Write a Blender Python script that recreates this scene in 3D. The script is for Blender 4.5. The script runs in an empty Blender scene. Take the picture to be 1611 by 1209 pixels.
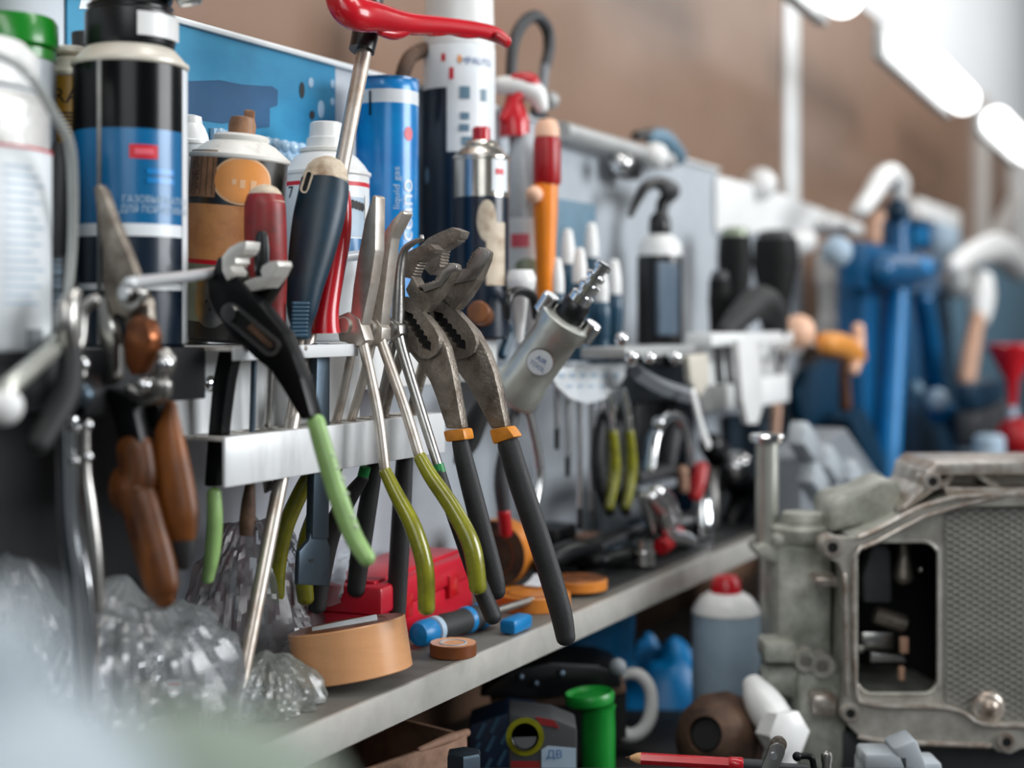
import bpy, bmesh, math, random
from mathutils import Vector as V, Matrix, noise
R_ = math.radians
sc = bpy.context.scene
COL = sc.collection
rnd = random.Random(7)

# ---------------------------------------------------------------- camera
F, CX, HY, VPX = 2237.5, 805.5, 504.0, 1990.0          # focal length in pixels, horizon row, vanishing point of the bench wall
cam_d = bpy.data.cameras.new('camera'); cam = bpy.data.objects.new('camera', cam_d); COL.objects.link(cam)
cam_d.sensor_width = 36; cam_d.lens = 50; cam_d.shift_y = -(604.5 - HY) / 1611
cam.rotation_euler = (R_(90), 0, 0)
cam_d.clip_start = .02
cam_d.dof.use_dof = True; cam_d.dof.focus_distance = .955; cam_d.dof.aperture_fstop = 3.3
sc.camera = cam
TH = math.atan((VPX - CX) / F); ST, CT = math.sin(TH), math.cos(TH)
D = V((ST, CT, 0)); N = V((CT, -ST, 0)); Z = V((0, 0, 1))   # along the bench wall, out of the wall, up
def W(s, d, z): return D * s - N * d + Z * z               # d = distance of a plane parallel to the wall
def P(px, py, Y): return V(((px - CX) * Y / F, Y, (HY - py) * Y / F))
def Yd(px, d): return d * F / CT / (VPX - px)
def Pd(px, py, d): return P(px, py, Yd(px, d))
def Ps(px, py, s): return P(px, py, s / (CT + ST * (px - CX) / F))
def Pz(px, py, z): return P(px, py, z * F / (HY - py))
def sof(px, d): return Pd(px, 504, d).dot(D)

# ---------------------------------------------------------------- world, lights, exposure
w = bpy.data.worlds.new('world'); sc.world = w; w.use_nodes = True
w.node_tree.nodes['Background'].inputs[0].default_value = (.88, .94, 1, 1)
w.node_tree.nodes['Background'].inputs[1].default_value = .08
def area(name, loc, tgt, sx, sy, power, col=(1, 1, 1)):
    l = bpy.data.lights.new(name, 'AREA'); l.shape = 'RECTANGLE'; l.size = sx; l.size_y = sy; l.energy = power; l.color = col
    o = bpy.data.objects.new(name, l); COL.objects.link(o); o.location = loc
    o.rotation_euler = (V(tgt) - V(loc)).to_track_quat('-Z', 'Y').to_euler()
    return o
area('window_daylight', W(1.8, -1.7, .60), W(1.1, .5, -.08), 1.4, 1.0, 58, (.96, .98, 1))
area('ceiling_lamp_row', W(1.0, .12, 1.25), W(1.0, .42, 0), .25, 1.6, 12, (1, .98, .95))
area('upper_wall_fill', W(3.5, -.2, .95), W(3.5, .7, .95), 2.6, .4, 15, (1, .98, .95))  # fill added to brighten the white upper wall, source unseen
area('rear_fill', W(-.7, -.5, .55), W(.7, .5, .05), .9, .7, 5, (.90, .96, 1))  # unseen fill light added behind the camera
area('left_wall_fill', W(-.55, .05, 1.0), W(-.5, .62, .05), .5, .9, 9, (1, .98, .95))  # fill added to light the left wall that the metal tools reflect
sc.view_settings.view_transform = 'Standard'; sc.view_settings.look = 'None'
sc.view_settings.exposure = 0.0; sc.view_settings.gamma = 1; sc.view_settings.use_curve_mapping = False
sc.cycles.use_denoising = True

# ---------------------------------------------------------------- materials
def lin(c):
    return tuple((x / 255 / 12.92) if x <= 10 else (((x / 255) + .055) / 1.055) ** 2.4 for x in c) + (1,)
M = {}
def mk(name, col, rough=.5, metal=0, var=.12, scale=40, bump=0, coat=0, col2=None, spec=.5, emit=0, bscale=None, stretch=None, thr=(.35, .7)):
    m = bpy.data.materials.new(name); m.use_nodes = True; nt = m.node_tree; b = nt.nodes['Principled BSDF']
    b.inputs['Roughness'].default_value = rough; b.inputs['Metallic'].default_value = metal
    b.inputs['Coat Weight'].default_value = coat; b.inputs['Coat Roughness'].default_value = .08
    b.inputs['Specular IOR Level'].default_value = spec
    c = lin(col)
    tc = nt.nodes.new('ShaderNodeTexCoord'); mp = nt.nodes.new('ShaderNodeMapping')
    nt.links.new(tc.outputs['Object'], mp.inputs[0])
    if stretch: mp.inputs['Scale'].default_value = stretch
    if var or col2:
        n = nt.nodes.new('ShaderNodeTexNoise'); n.inputs['Scale'].default_value = scale; n.inputs['Detail'].default_value = 6
        n.inputs['Roughness'].default_value = .62
        nt.links.new(mp.outputs[0], n.inputs[0])
        r = nt.nodes.new('ShaderNodeValToRGB'); e = r.color_ramp.elements
        e[0].position, e[1].position = thr
        if col2: e[0].color = lin(col2); e[1].color = c
        else:
            e[0].color = tuple(x * (1 - var) for x in c[:3]) + (1,); e[1].color = tuple(min(1, x * (1 + var * .6)) for x in c[:3]) + (1,)
        nt.links.new(n.outputs['Fac'], r.inputs[0]); nt.links.new(r.outputs[0], b.inputs['Base Color'])
        mr = nt.nodes.new('ShaderNodeMapRange'); mr.inputs[3].default_value = min(1, rough * 1.25); mr.inputs[4].default_value = rough * .85
        nt.links.new(n.outputs['Fac'], mr.inputs[0]); nt.links.new(mr.outputs[0], b.inputs['Roughness'])
    else: b.inputs['Base Color'].default_value = c
    if bump:
        n2 = nt.nodes.new('ShaderNodeTexNoise'); n2.inputs['Scale'].default_value = bscale or scale * 6; n2.inputs['Detail'].default_value = 4
        nt.links.new(mp.outputs[0], n2.inputs[0])
        bp = nt.nodes.new('ShaderNodeBump'); bp.inputs['Strength'].default_value = bump; bp.inputs['Distance'].default_value = .002
        nt.links.new(n2.outputs['Fac'], bp.inputs['Height']); nt.links.new(bp.outputs[0], b.inputs['Normal'])
    if emit:
        b.inputs['Emission Color'].default_value = (1, 1, 1, 1); b.inputs['Emission Strength'].default_value = emit
    M[name] = m; return m
def film(name, col, tr=.6, rough=.12, diff=.35):
    m = bpy.data.materials.new(name); m.use_nodes = True; nt = m.node_tree
    for n in list(nt.nodes): nt.nodes.remove(n)
    out = nt.nodes.new('ShaderNodeOutputMaterial'); t = nt.nodes.new('ShaderNodeBsdfTransparent'); g = nt.nodes.new('ShaderNodeBsdfGlossy')
    df = nt.nodes.new('ShaderNodeBsdfDiffuse'); m1 = nt.nodes.new('ShaderNodeMixShader'); m2 = nt.nodes.new('ShaderNodeMixShader')
    fr = nt.nodes.new('ShaderNodeFresnel'); fr.inputs[0].default_value = 1.6
    g.inputs['Roughness'].default_value = rough; df.inputs[0].default_value = lin(col); t.inputs[0].default_value = (.96, .98, 1, 1)
    m1.inputs[0].default_value = 1 - tr
    nt.links.new(t.outputs[0], m1.inputs[1]); nt.links.new(df.outputs[0], m1.inputs[2])
    ad = nt.nodes.new('ShaderNodeMath'); ad.operation = 'MULTIPLY_ADD'; ad.inputs[1].default_value = .9; ad.inputs[2].default_value = .03; ad.use_clamp = True
    nt.links.new(fr.outputs[0], ad.inputs[0]); nt.links.new(ad.outputs[0], m2.inputs[0])
    nt.links.new(m1.outputs[0], m2.inputs[1]); nt.links.new(g.outputs[0], m2.inputs[2]); nt.links.new(m2.outputs[0], out.inputs[0])
    M[name] = m; return m

# ---------------------------------------------------------------- mesh building
def cat(pts, sub):
    """Catmull-Rom through tuples of equal length; returns the sampled tuples"""
    if len(pts) < 3: 
        a, b = pts; return [tuple(x + (y - x) * i / sub for x, y in zip(a, b)) for i in range(sub + 1)]
    out = []; q = [pts[0]] + list(pts) + [pts[-1]]
    for i in range(1, len(q) - 2):
        p0, p1, p2, p3 = q[i - 1:i + 3]
        for k in range(sub):
            t = k / sub
            out.append(tuple(.5 * (2 * b + (c - a) * t + (2 * a - 5 * b + 4 * c - d) * t * t + (3 * b - a - 3 * c + d) * t ** 3)
                             for a, b, c, d in zip(p0, p1, p2, p3)))
    out.append(tuple(pts[-1])); return out
def ortho(t):
    u = t.cross(Z) if abs(t.normalized().z) < .95 else t.cross(V((1, 0, 0)))
    return u.normalized()
class MB:
    def __init__(s): s.v, s.f, s.m = [], [], []
    def add(s, vs, fs, mi=0):
        o = len(s.v); s.v += [V(x) for x in vs]; s.f += [[i + o for i in f] for f in fs]
        s.m += mi if isinstance(mi, list) else [mi] * len(fs); return s
    def bm(s, b, mi=0):
        b.verts.index_update(); return s.add([v.co.copy() for v in b.verts], [[v.index for v in f.verts] for f in b.faces], mi)
    def box(s, c, size, ax=None, bev=0, mi=0, seg=2):
        ax = ax or (V((1, 0, 0)), V((0, 1, 0)), Z); b = bmesh.new(); bmesh.ops.create_cube(b, size=1)
        for v in b.verts: v.co = V((v.co.x * size[0], v.co.y * size[1], v.co.z * size[2]))
        if bev: bmesh.ops.bevel(b, geom=b.edges[:], offset=bev, segments=seg, profile=.5, affect='EDGES')
        for v in b.verts: v.co = V(c) + ax[0] * v.co.x + ax[1] * v.co.y + ax[2] * v.co.z
        s.bm(b, mi); b.free(); return s
    def wbox(s, s0, s1, d0, d1, z0, z1, bev=0, mi=0):
        return s.box(W((s0 + s1) / 2, (d0 + d1) / 2, (z0 + z1) / 2), (abs(s1 - s0), abs(d1 - d0), abs(z1 - z0)), (D, N, Z), bev, mi)
    def prism(s, pts, th, bev=0, mi=0, ctr=True):
        th = V(th); b = bmesh.new(); o = -th / 2 if ctr else V((0, 0, 0))
        a = [b.verts.new(V(p) + o) for p in pts]; c = [b.verts.new(V(p) + o + th) for p in pts]; n = len(pts)
        b.faces.new(a); b.faces.new(c[::-1])
        for i in range(n): b.faces.new((a[i], c[i], c[(i + 1) % n], a[(i + 1) % n]))
        bmesh.ops.recalc_face_normals(b, faces=b.faces[:])
        if bev: bmesh.ops.bevel(b, geom=b.edges[:], offset=bev, segments=2, profile=.6, affect='EDGES', clamp_overlap=True)
        s.bm(b, mi); b.free(); return s
    def plate(s, outer, holes, th, mi=0, ctr=True):
        """flat plate with holes: loops of coplanar 3D points"""
        th = V(th); o = -th / 2 if ctr else V((0, 0, 0)); b = bmesh.new(); loops = []
        for lp in [outer] + holes:
            vs = [b.verts.new(V(p) + o) for p in lp]; loops.append(vs)
            for i in range(len(vs)): b.edges.new((vs[i], vs[(i + 1) % len(vs)]))
        bmesh.ops.triangle_fill(b, use_beauty=True, use_dissolve=False, edges=b.edges[:])
        b.verts.index_update(); n = len(b.verts); vs = [v.co.copy() for v in b.verts]; fs = [[v.index for v in f.verts] for f in b.faces]
        al = fs + [[i + n for i in f[::-1]] for f in fs]
        for lp in loops:
            for i in range(len(lp)):
                p, q = lp[i].index, lp[(i + 1) % len(lp)].index; al.append([p, q, q + n, p + n])
        s.add(vs + [v + th for v in vs], al, mi); b.free(); return s
    def tube(s, pts, r, seg=14, sub=6, cap='round', up=None, asp=1.0, mi=0, closed=False):
        """sweep through 3D points; r scalar or list; asp widens along `up`"""
        rr = r if isinstance(r, (list, tuple)) else [r] * len(pts)
        sm = cat([tuple(p) + (q,) for p, q in zip(pts, rr)], sub)
        ps = [V(q[:3]) for q in sm]; rs = [max(q[3], 1e-5) for q in sm]
        if cap == 'round':
            t0 = (ps[1] - ps[0]).normalized(); t1 = (ps[-1] - ps[-2]).normalized(); A, B = ps[0], ps[-1]; ra, rb = rs[0], rs[-1]
            h = [(math.sin(x), math.cos(x)) for x in (R_(22), R_(45), R_(68), R_(87))]
            ps = [A - t0 * ra * a * .8 for a, c in h[::-1]] + ps + [B + t1 * rb * a * .8 for a, c in h]
            rs = [ra * c for a, c in h[::-1]] + rs + [rb * c for a, c in h]
        n = len(ps); vs = []; fs = []; u = None
        for i in range(n):
            t = (ps[min(i + 1, n - 1)] - ps[max(i - 1, 0)]).normalized()
            if up is not None: u = V(up)
            elif u is None: u = ortho(t)
            u = (u - t * u.dot(t)).normalized(); w_ = t.cross(u)
            for k in range(seg):
                a = 2 * math.pi * k / seg; vs.append(ps[i] + (u * math.cos(a) * asp + w_ * math.sin(a)) * rs[i])
        for i in range(n - 1):
            for k in range(seg):
                k2 = (k + 1) % seg; fs.append([i * seg + k, i * seg + k2, (i + 1) * seg + k2, (i + 1) * seg + k])
        if closed:
            for k in range(seg): k2 = (k + 1) % seg; fs.append([(n - 1) * seg + k, (n - 1) * seg + k2, k2, k])
        else: fs += [list(range(seg))[::-1], [(n - 1) * seg + k for k in range(seg)]]
        return s.add(vs, fs, mi)
    def lathe(s, prof, base=(0, 0, 0), axis=(0, 0, 1), seg=40, mis=None, rib=0, ribn=0):
        """prof: (r, h) pairs from the base up along axis; mis: material per band"""
        ax = V(axis).normalized(); u = ortho(ax); w_ = ax.cross(u); vs = []; fs = []; ms = []
        for r, h in prof:
            for k in range(seg):
                a = 2 * math.pi * k / seg; q = max(r, 1e-5) * (1 + (rib * (1 if k % 2 else -1) if rib else 0))
                vs.append(V(base) + ax * h + (u * math.cos(a) + w_ * math.sin(a)) * q)
        for i in range(len(prof) - 1):
            for k in range(seg):
                k2 = (k + 1) % seg; fs.append([i * seg + k, i * seg + k2, (i + 1) * seg + k2, (i + 1) * seg + k]); ms.append(mis[i] if mis else 0)
        fs += [list(range(seg))[::-1], [(len(prof) - 1) * seg + k for k in range(seg)]]; ms += [mis[0], mis[-1]] if mis else [0, 0]
        return s.add(vs, fs, ms)
    def ball(s, c, r, axis=(0, 0, 1), sq=1.0, seg=20, mi=0):
        n = 10; pr = [(r * math.sin(math.pi * i / n), -r * sq * math.cos(math.pi * i / n)) for i in range(n + 1)]
        return s.lathe(pr, c, axis, seg, [mi] * n)
    def rod(s, a, b, r, seg=16, r2=None, mi=0, bev=.15):
        a, b = V(a), V(b); L = (b - a).length; r2 = r if r2 is None else r2; e = min(r, r2) * bev
        return s.lathe([(r - e, 0), (r, e), (r2, L - e), (r2 - e, L)], a, b - a, seg, [mi] * 3)
    def sheet(s, fn, nu, nv, mi=0, wrapu=False):
        vs = [V(fn(i / nu, j / nv)) for j in range(nv + 1) for i in range(nu + 1)]
        fs = [[j * (nu + 1) + i, j * (nu + 1) + i + 1, (j + 1) * (nu + 1) + i + 1, (j + 1) * (nu + 1) + i] for j in range(nv) for i in range(nu)]
        return s.add(vs, fs, mi)
    def cyl_rect(s, Rr, a0, a1, z0, z1, n=16, mi=0, th=.0003):
        """printed patch on a can: local can frame, angle 0 faces the camera, + to the right"""
        def q(a, z, r): return V((math.sin(a) * r, -math.cos(a) * r, z))
        return s.sheet(lambda u, v: q(a0 + (a1 - a0) * u, z0 + (z1 - z0) * v, Rr + th), n, 1, mi)
    def cyl_oval(s, Rr, ac, zc, ra, rz, mi=0, th=.0003):
        vs = [V((math.sin(ac) * (Rr + th), -math.cos(ac) * (Rr + th), zc))]; fs = []; n = 36
        for j in range(1, 7):
            for k in range(n):
                t = 2 * math.pi * k / n; a = ac + ra * j / 6 * math.cos(t)
                vs.append(V((math.sin(a) * (Rr + th), -math.cos(a) * (Rr + th), zc + rz * j / 6 * math.sin(t))))
        for k in range(n): fs.append([0, 1 + k, 1 + (k + 1) % n])
        for j in range(5):
            for k in range(n): k2 = (k + 1) % n; fs.append([1 + j * n + k, 1 + j * n + k2, 1 + (j + 1) * n + k2, 1 + (j + 1) * n + k])
        return s.add(vs, fs, mi)
    def make(s, name, mats, inv=None, parent=None, sharp=38):
        me = bpy.data.meshes.new(name)
        me.from_pydata([tuple(inv @ v if inv else v) for v in s.v], [], s.f)
        for m in (mats if isinstance(mats, (list, tuple)) else [mats]): me.materials.append(M[m] if isinstance(m, str) else m)
        me.polygons.foreach_set('material_index', s.m); me.update()
        b = bmesh.new(); b.from_mesh(me); bmesh.ops.recalc_face_normals(b, faces=b.faces[:]); b.to_mesh(me); b.free()
        me.polygons.foreach_set('use_smooth', [True] * len(me.polygons)); me.set_sharp_from_angle(angle=R_(sharp))
        o = bpy.data.objects.new(name, me); COL.objects.link(o)
        if parent is not None: o.parent = parent
        return o
def tag(o, label=None, cat_=None, group=None, kind=None):
    for k, x in (('label', label), ('category', cat_), ('group', group), ('kind', kind)):
        if x: o[k] = x
    return o
class Thing:
    """Empty at the thing's base; parts are given in world space, or in the empty's own frame when local=True"""
    def __init__(s, name, label, cat_, base, group=None, rot=None, local=False):
        s.o = bpy.data.objects.new(name, None); COL.objects.link(s.o); s.o.location = base; s.o.empty_display_size = .01
        s.M = Matrix.Translation(V(base))
        if rot is not None: s.o.rotation_euler = rot.to_euler(); s.M = s.M @ rot.to_4x4()
        s.inv = None if local else s.M.inverted(); tag(s.o, label, cat_, group)
    def part(s, name, mb, mats, parent=None, label=None):
        o = mb.make(name, mats, s.inv, parent or s.o)
        if label: o['label'] = label
        return o
def solo(name, label, cat_, mb, mats, base=None, group=None, kind=None):
    c = V(base) if base is not None else sum(mb.v, V((0, 0, 0))) / len(mb.v)
    if base is None: c.z = min(v.z for v in mb.v)
    o = mb.make(name, mats, Matrix.Translation(-c)); o.location = c
    return tag(o, label, cat_, group, kind)
def struct(name, mb, mats): return tag(mb.make(name, mats), kind='structure')
def copy_tree(o, parent=None):
    c = o.copy(); COL.objects.link(c)
    if parent: c.parent = parent
    for ch in list(o.children): copy_tree(ch, c)
    return c
_tc = {}
def text2d(s):
    if s in _tc: return _tc[s]
    cu = bpy.data.curves.new('t', 'FONT'); cu.body = s; cu.size = 1; cu.align_x = 'CENTER'; cu.align_y = 'CENTER'; cu.resolution_u = 3
    o = bpy.data.objects.new('t', cu); COL.objects.link(o); bpy.context.view_layer.update()
    me = o.evaluated_get(bpy.context.evaluated_depsgraph_get()).to_mesh()
    r = ([(v.co.x, v.co.y) for v in me.vertices], [list(p.vertices) for p in me.polygons])
    o.to_mesh_clear(); bpy.data.objects.remove(o); bpy.data.curves.remove(cu); _tc[s] = r; return r
def text_cyl(mb, s, size, Rr, ac, zc, vert=False, mi=0, th=.0005, sx=1):
    vs, fs = text2d(s); out = []
    for x, y in vs:
        x *= size * sx; y *= size
        if vert: x, y = -y, x
        a = ac + x / Rr; out.append(V((math.sin(a) * (Rr + th), -math.cos(a) * (Rr + th), zc + y)))
    return mb.add(out, fs, mi)
def text_flat(mb, s, size, c, U, Vv, off=.0004, mi=0, sx=1):
    vs, fs = text2d(s); U, Vv = V(U).normalized(), V(Vv).normalized(); n = U.cross(Vv)
    return mb.add([V(c) + U * x * size * sx + Vv * y * size + n * off for x, y in vs], fs, mi)
def teeth(a, b, n, amp, side=1):
    """zigzag pixel polyline from a to b (a included, b not)"""
    out = []; dx, dy = b[0] - a[0], b[1] - a[1]; L = math.hypot(dx, dy); nx, ny = -dy / L * side, dx / L * side
    for i in range(n):
        t = i / n; out.append((a[0] + dx * t, a[1] + dy * t)); t += .55 / n
        out.append((a[0] + dx * t + nx * amp, a[1] + dy * t + ny * amp))
    return out
def crop(ox, oy, k): return lambda *pts: [(ox + x * k, oy + y * k) for x, y in pts]
def capsule(a, b, r, n=8):
    """closed pixel outline of a stadium from a to b"""
    an = math.atan2(b[1] - a[1], b[0] - a[0]); out = []
    for c, s0 in ((b, an - math.pi / 2), (a, an + math.pi / 2)):
        for i in range(n + 1): t = s0 + math.pi * i / n; out.append((c[0] + r * math.cos(t), c[1] + r * math.sin(t)))
    return out
def rrect(x0, y0, x1, y1, r, n=5):
    out = []
    for cx_, cy_, a in ((x1 - r, y0 + r, -90), (x1 - r, y1 - r, 0), (x0 + r, y1 - r, 90), (x0 + r, y0 + r, 180)):
        for i in range(n + 1): t = R_(a + 90 * i / n); out.append((cx_ + r * math.cos(t), cy_ + r * math.sin(t)))
    return out

# ================================================================ materials used
mk('board', (196, 203, 210), .38, .1, var=.08, scale=9, bump=.02, col2=(176, 184, 192))
mk('board_edge', (232, 236, 238), .3, .1, var=.05)
mk('brown_wall', (132, 103, 84), .36, 0, var=.08, scale=5, bump=.03, bscale=160, spec=.4)
mk('white_paint', (232, 234, 234), .4, 0, var=.05, scale=20)
mk('upper_wall', (240, 244, 248), .6, 0, var=.05, scale=4)
mk('post_grey', (205, 200, 195), .5, 0, var=.08)
mk('shelf_top', (112, 110, 104), .5, .1, var=.25, scale=25)
mk('shelf_edge', (188, 186, 180), .4, .15, var=.16, scale=30, bump=.05)
mk('bench', (62, 60, 58), .55, .1, var=.35, scale=14, bump=.1)
mk('rack_white', (226, 229, 231), .32, .05, var=.10, scale=24, col2=(178, 180, 182), thr=(.25, .5), stretch=(1, 1, .25))
mk('rack_dirty', (214, 212, 206), .4, .05, scale=60, col2=(120, 106, 92), thr=(.32, .55))
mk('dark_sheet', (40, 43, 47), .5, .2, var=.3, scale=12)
mk('steel', (178, 176, 172), .28, 1, var=.2, scale=60, bump=.05)
mk('steel_bright', (214, 215, 216), .2, 1, var=.1, scale=50)
mk('chrome', (226, 228, 230), .1, 1, var=.05)
mk('steel_warm', (206, 199, 190), .36, .8, scale=45, col2=(166, 147, 131), thr=(.28, .55))
mk('steel_dark', (150, 142, 132), .40, .75, scale=70, col2=(98, 88, 78), thr=(.3, .6), bump=.35, bscale=500)
mk('steel_blue', (84, 98, 110), .4, .9, var=.2, scale=50)
mk('black_steel', (22, 23, 25), .34, .6, var=.3, scale=40, bump=.05)
mk('black_rubber', (26, 27, 29), .58, 0, var=.3, scale=60, bump=.12, bscale=700, col2=(40, 41, 42))
mk('boot_black', (11, 12, 13), .6, 0, var=.2, spec=.25)
mk('bottle_label', (84, 100, 116), .4, 0, var=.15)
mk('black_plastic', (18, 19, 21), .3, 0, var=.2)
mk('black_gloss', (6, 8, 11), .2, 0, var=.1, coat=0, spec=.3)
mk('dark_grey', (58, 60, 63), .5, 0, var=.2)
mk('olive', (148, 148, 34), .26, 0, var=.22, scale=60, coat=.5, col2=(112, 112, 22))
mk('sleeve_green', (146, 184, 112), .38, 0, var=.2, scale=50, coat=.2)
mk('sleeve_mark', (206, 222, 196), .6, 0, var=0)
mk('orange_band', (214, 136, 44), .36, 0, var=.25, scale=120)
mk('green_band', (20, 128, 62), .4, 0, var=.1)
mk('red_plastic', (190, 16, 32), .25, 0, var=.1, scale=30, coat=.3)
mk('red_dull', (150, 34, 38), .42, 0, scale=40, col2=(84, 36, 28), thr=(.3, .6))
mk('red_box', (196, 22, 46), .34, 0, var=.15, scale=20)
mk('cream_dirty', (206, 192, 170), .5, 0, scale=60, col2=(150, 122, 96), thr=(.3, .55))
mk('teal_blue', (14, 62, 86), .34, 0, var=.25, scale=40, coat=.2)
mk('grip_blue', (8, 54, 76), .42, 0, scale=30, col2=(14, 32, 42), thr=(.3, .7), bump=.04)
mk('white_plastic', (232, 233, 232), .3, 0, var=.06)
mk('white_dirty', (226, 224, 218), .36, 0, scale=50, col2=(160, 146, 132), thr=(.25, .45))
mk('cream', (226, 220, 206), .32, .1, var=.1, scale=40)
mk('can_blue', (0, 104, 158), .28, .05, var=.15, scale=14, coat=.25)
mk('can_navy', (6, 28, 46), .28, .05, var=.2, coat=.2)
mk('can_bright', (0, 138, 206), .28, .05, scale=30, col2=(0, 114, 188), coat=.3)
mk('label_white', (226, 232, 236), .35, 0, var=.06)
mk('label_pale', (168, 190, 208), .4, 0, var=.1)
mk('label_red', (206, 20, 40), .4, 0, var=.05)
mk('label_pink', (226, 96, 112), .4, 0, var=.15)
mk('can_black', (26, 27, 27), .3, 0, scale=60, col2=(44, 42, 38), coat=.2)
mk('can_orange', (216, 150, 92), .42, 0, scale=70, col2=(190, 122, 74), thr=(.3, .55))
mk('oval_orange', (232, 154, 80), .4, 0, var=.08)
mk('oval_rim', (232, 186, 142), .4, 0, var=.08)
mk('kraft_label', (170, 126, 92), .5, 0, scale=90, col2=(126, 88, 62))
mk('ink', (24, 22, 22), .6, 0, var=0)
mk('ink_blue', (40, 92, 150), .5, 0, var=0)
mk('ink_grey', (120, 126, 132), .5, 0, var=0)
mk('disc_green', (146, 156, 134), .4, .3, var=.15, scale=50)
mk('yellow_can', (196, 146, 34), .36, 0, var=.15)
mk('green_cap', (8, 122, 24), .3, 0, var=.12, coat=.3)
mk('green_plastic', (20, 132, 46), .34, 0, var=.12)
mk('clear_grey', (176, 184, 190), .25, 0, var=.1)
mk('foil', (206, 206, 204), .4, .4, var=.1, bump=.6, bscale=120)
mk('poster_blue', (2, 104, 150), .55, 0, scale=7, col2=(58, 158, 196), thr=(.30, .62), bump=.02, stretch=(.5, .5, 1))
mk('poster_dark', (0, 76, 120), .55, 0, var=.2, scale=14)
mk('bubble', (172, 202, 224), .18, 0, var=.15, scale=40, spec=.8)
mk('wood_handle', (150, 86, 30), .42, 0, scale=30, col2=(66, 34, 12), thr=(.38, .66), stretch=(1, 1, .35))  # dark brown and orange noise puts the snips grips' shading into the colour
mk('copper', (176, 104, 62), .28, .7, scale=50, col2=(98, 58, 36))
mk('tape_brown', (222, 164, 116), .26, 0, var=.08, scale=20, stretch=(1, 1, 6))
mk('tape_dark', (120, 66, 30), .35, 0, var=.2, scale=30)
mk('tape_orange', (206, 126, 48), .32, 0, var=.2, scale=30)
mk('cardboard', (156, 120, 98), .7, 0, scale=40, col2=(110, 82, 64), bump=.1)
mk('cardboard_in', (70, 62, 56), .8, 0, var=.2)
mk('navy_pack', (16, 40, 66), .4, 0, var=.2)
mk('pack_stripe', (52, 88, 112), .4, 0, var=.2)
mk('blue_plastic', (0, 124, 188), .36, 0, var=.14, scale=16)
mk('press_blue', (0, 86, 134), .36, .1, var=.18, scale=16, coat=.2)
mk('press_dark', (2, 48, 72), .42, .1, var=.2)
mk('brown_rust', (104, 78, 60), .62, .3, scale=40, col2=(58, 42, 34), bump=.3)
mk('cast', (198, 196, 188), .42, .45, scale=50, col2=(156, 153, 144), bump=.15, bscale=400)
mk('cast_edge', (220, 217, 210), .3, .7, scale=60, col2=(150, 132, 118), bump=.05)
mk('cast_green', (204, 206, 197), .5, .2, scale=45, col2=(140, 143, 132), bump=.25, bscale=300)
mk('dark_inside', (10, 10, 11), .6, .2, var=.2)  # near-black, also set into slots and holes as their shade
mk('tan', (190, 150, 126), .5, 0, var=.1)
mk('orange_plastic', (226, 150, 66), .36, 0, var=.12)
mk('spray_orange', (244, 138, 20), .34, 0, var=.1)
mk('peach', (238, 190, 160), .4, 0, var=.08)
mk('red_deep', (166, 8, 20), .34, 0, var=.15)
mk('grey_blue', (96, 128, 148), .45, 0, var=.15)
mk('pencil_wood', (216, 168, 120), .5, 0, var=.15)
mk('silver_can', (206, 200, 190), .2, .9, var=.1)
mk('pale_jug', (172, 184, 192), .45, 0, var=.1)
mk('pale_rag', (132, 144, 132), .8, 0, var=.15)
mk('lamp_on', (255, 255, 255), .4, 0, var=0, emit=4)
mk('lamp_case', (176, 178, 178), .4, .2, var=.1)
mk('tool_silver', (196, 198, 190), .36, .75, var=.12, scale=40, bump=.05)
mk('jaw_white', (214, 212, 206), .4, .45, var=.12, scale=80)
mk('rod_bright', (222, 226, 230), .3, .5, var=.05)
film('bag_film', (206, 214, 220), tr=.85, rough=.3)
film('bag_film_green', (206, 214, 204), tr=.86, rough=.3)
film('clear_hose', (200, 204, 200), tr=.35, rough=.15)
# diamond mesh pattern cast into the gearbox wall
m_ = mk('cast_mesh', (134, 133, 127), .42, .6, var=.15, scale=30)
nt = m_.node_tree; b_ = nt.nodes['Principled BSDF']; tc_ = nt.nodes.new('ShaderNodeTexCoord')
hs = []
for ang in (29, -29):
    mp_ = nt.nodes.new('ShaderNodeMapping'); mp_.inputs['Rotation'].default_value = (0, R_(ang), 0)
    wv = nt.nodes.new('ShaderNodeTexWave'); wv.wave_type = 'BANDS'; wv.bands_direction = 'Z'; wv.inputs['Scale'].default_value = 60; wv.inputs['Distortion'].default_value = .25
    wv.inputs['Detail Scale'].default_value = .5
    nt.links.new(tc_.outputs['Object'], mp_.inputs[0]); nt.links.new(mp_.outputs[0], wv.inputs[0]); hs.append(wv)
mx = nt.nodes.new('ShaderNodeMath'); mx.operation = 'MAXIMUM'
nt.links.new(hs[0].outputs['Fac'], mx.inputs[0]); nt.links.new(hs[1].outputs['Fac'], mx.inputs[1])
bp_ = nt.nodes.new('ShaderNodeBump'); bp_.inputs['Strength'].default_value = .5; bp_.inputs['Distance'].default_value = .0016
nt.links.new(mx.outputs[0], bp_.inputs['Height']); nt.links.new(bp_.outputs[0], b_.inputs['Normal'])

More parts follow.
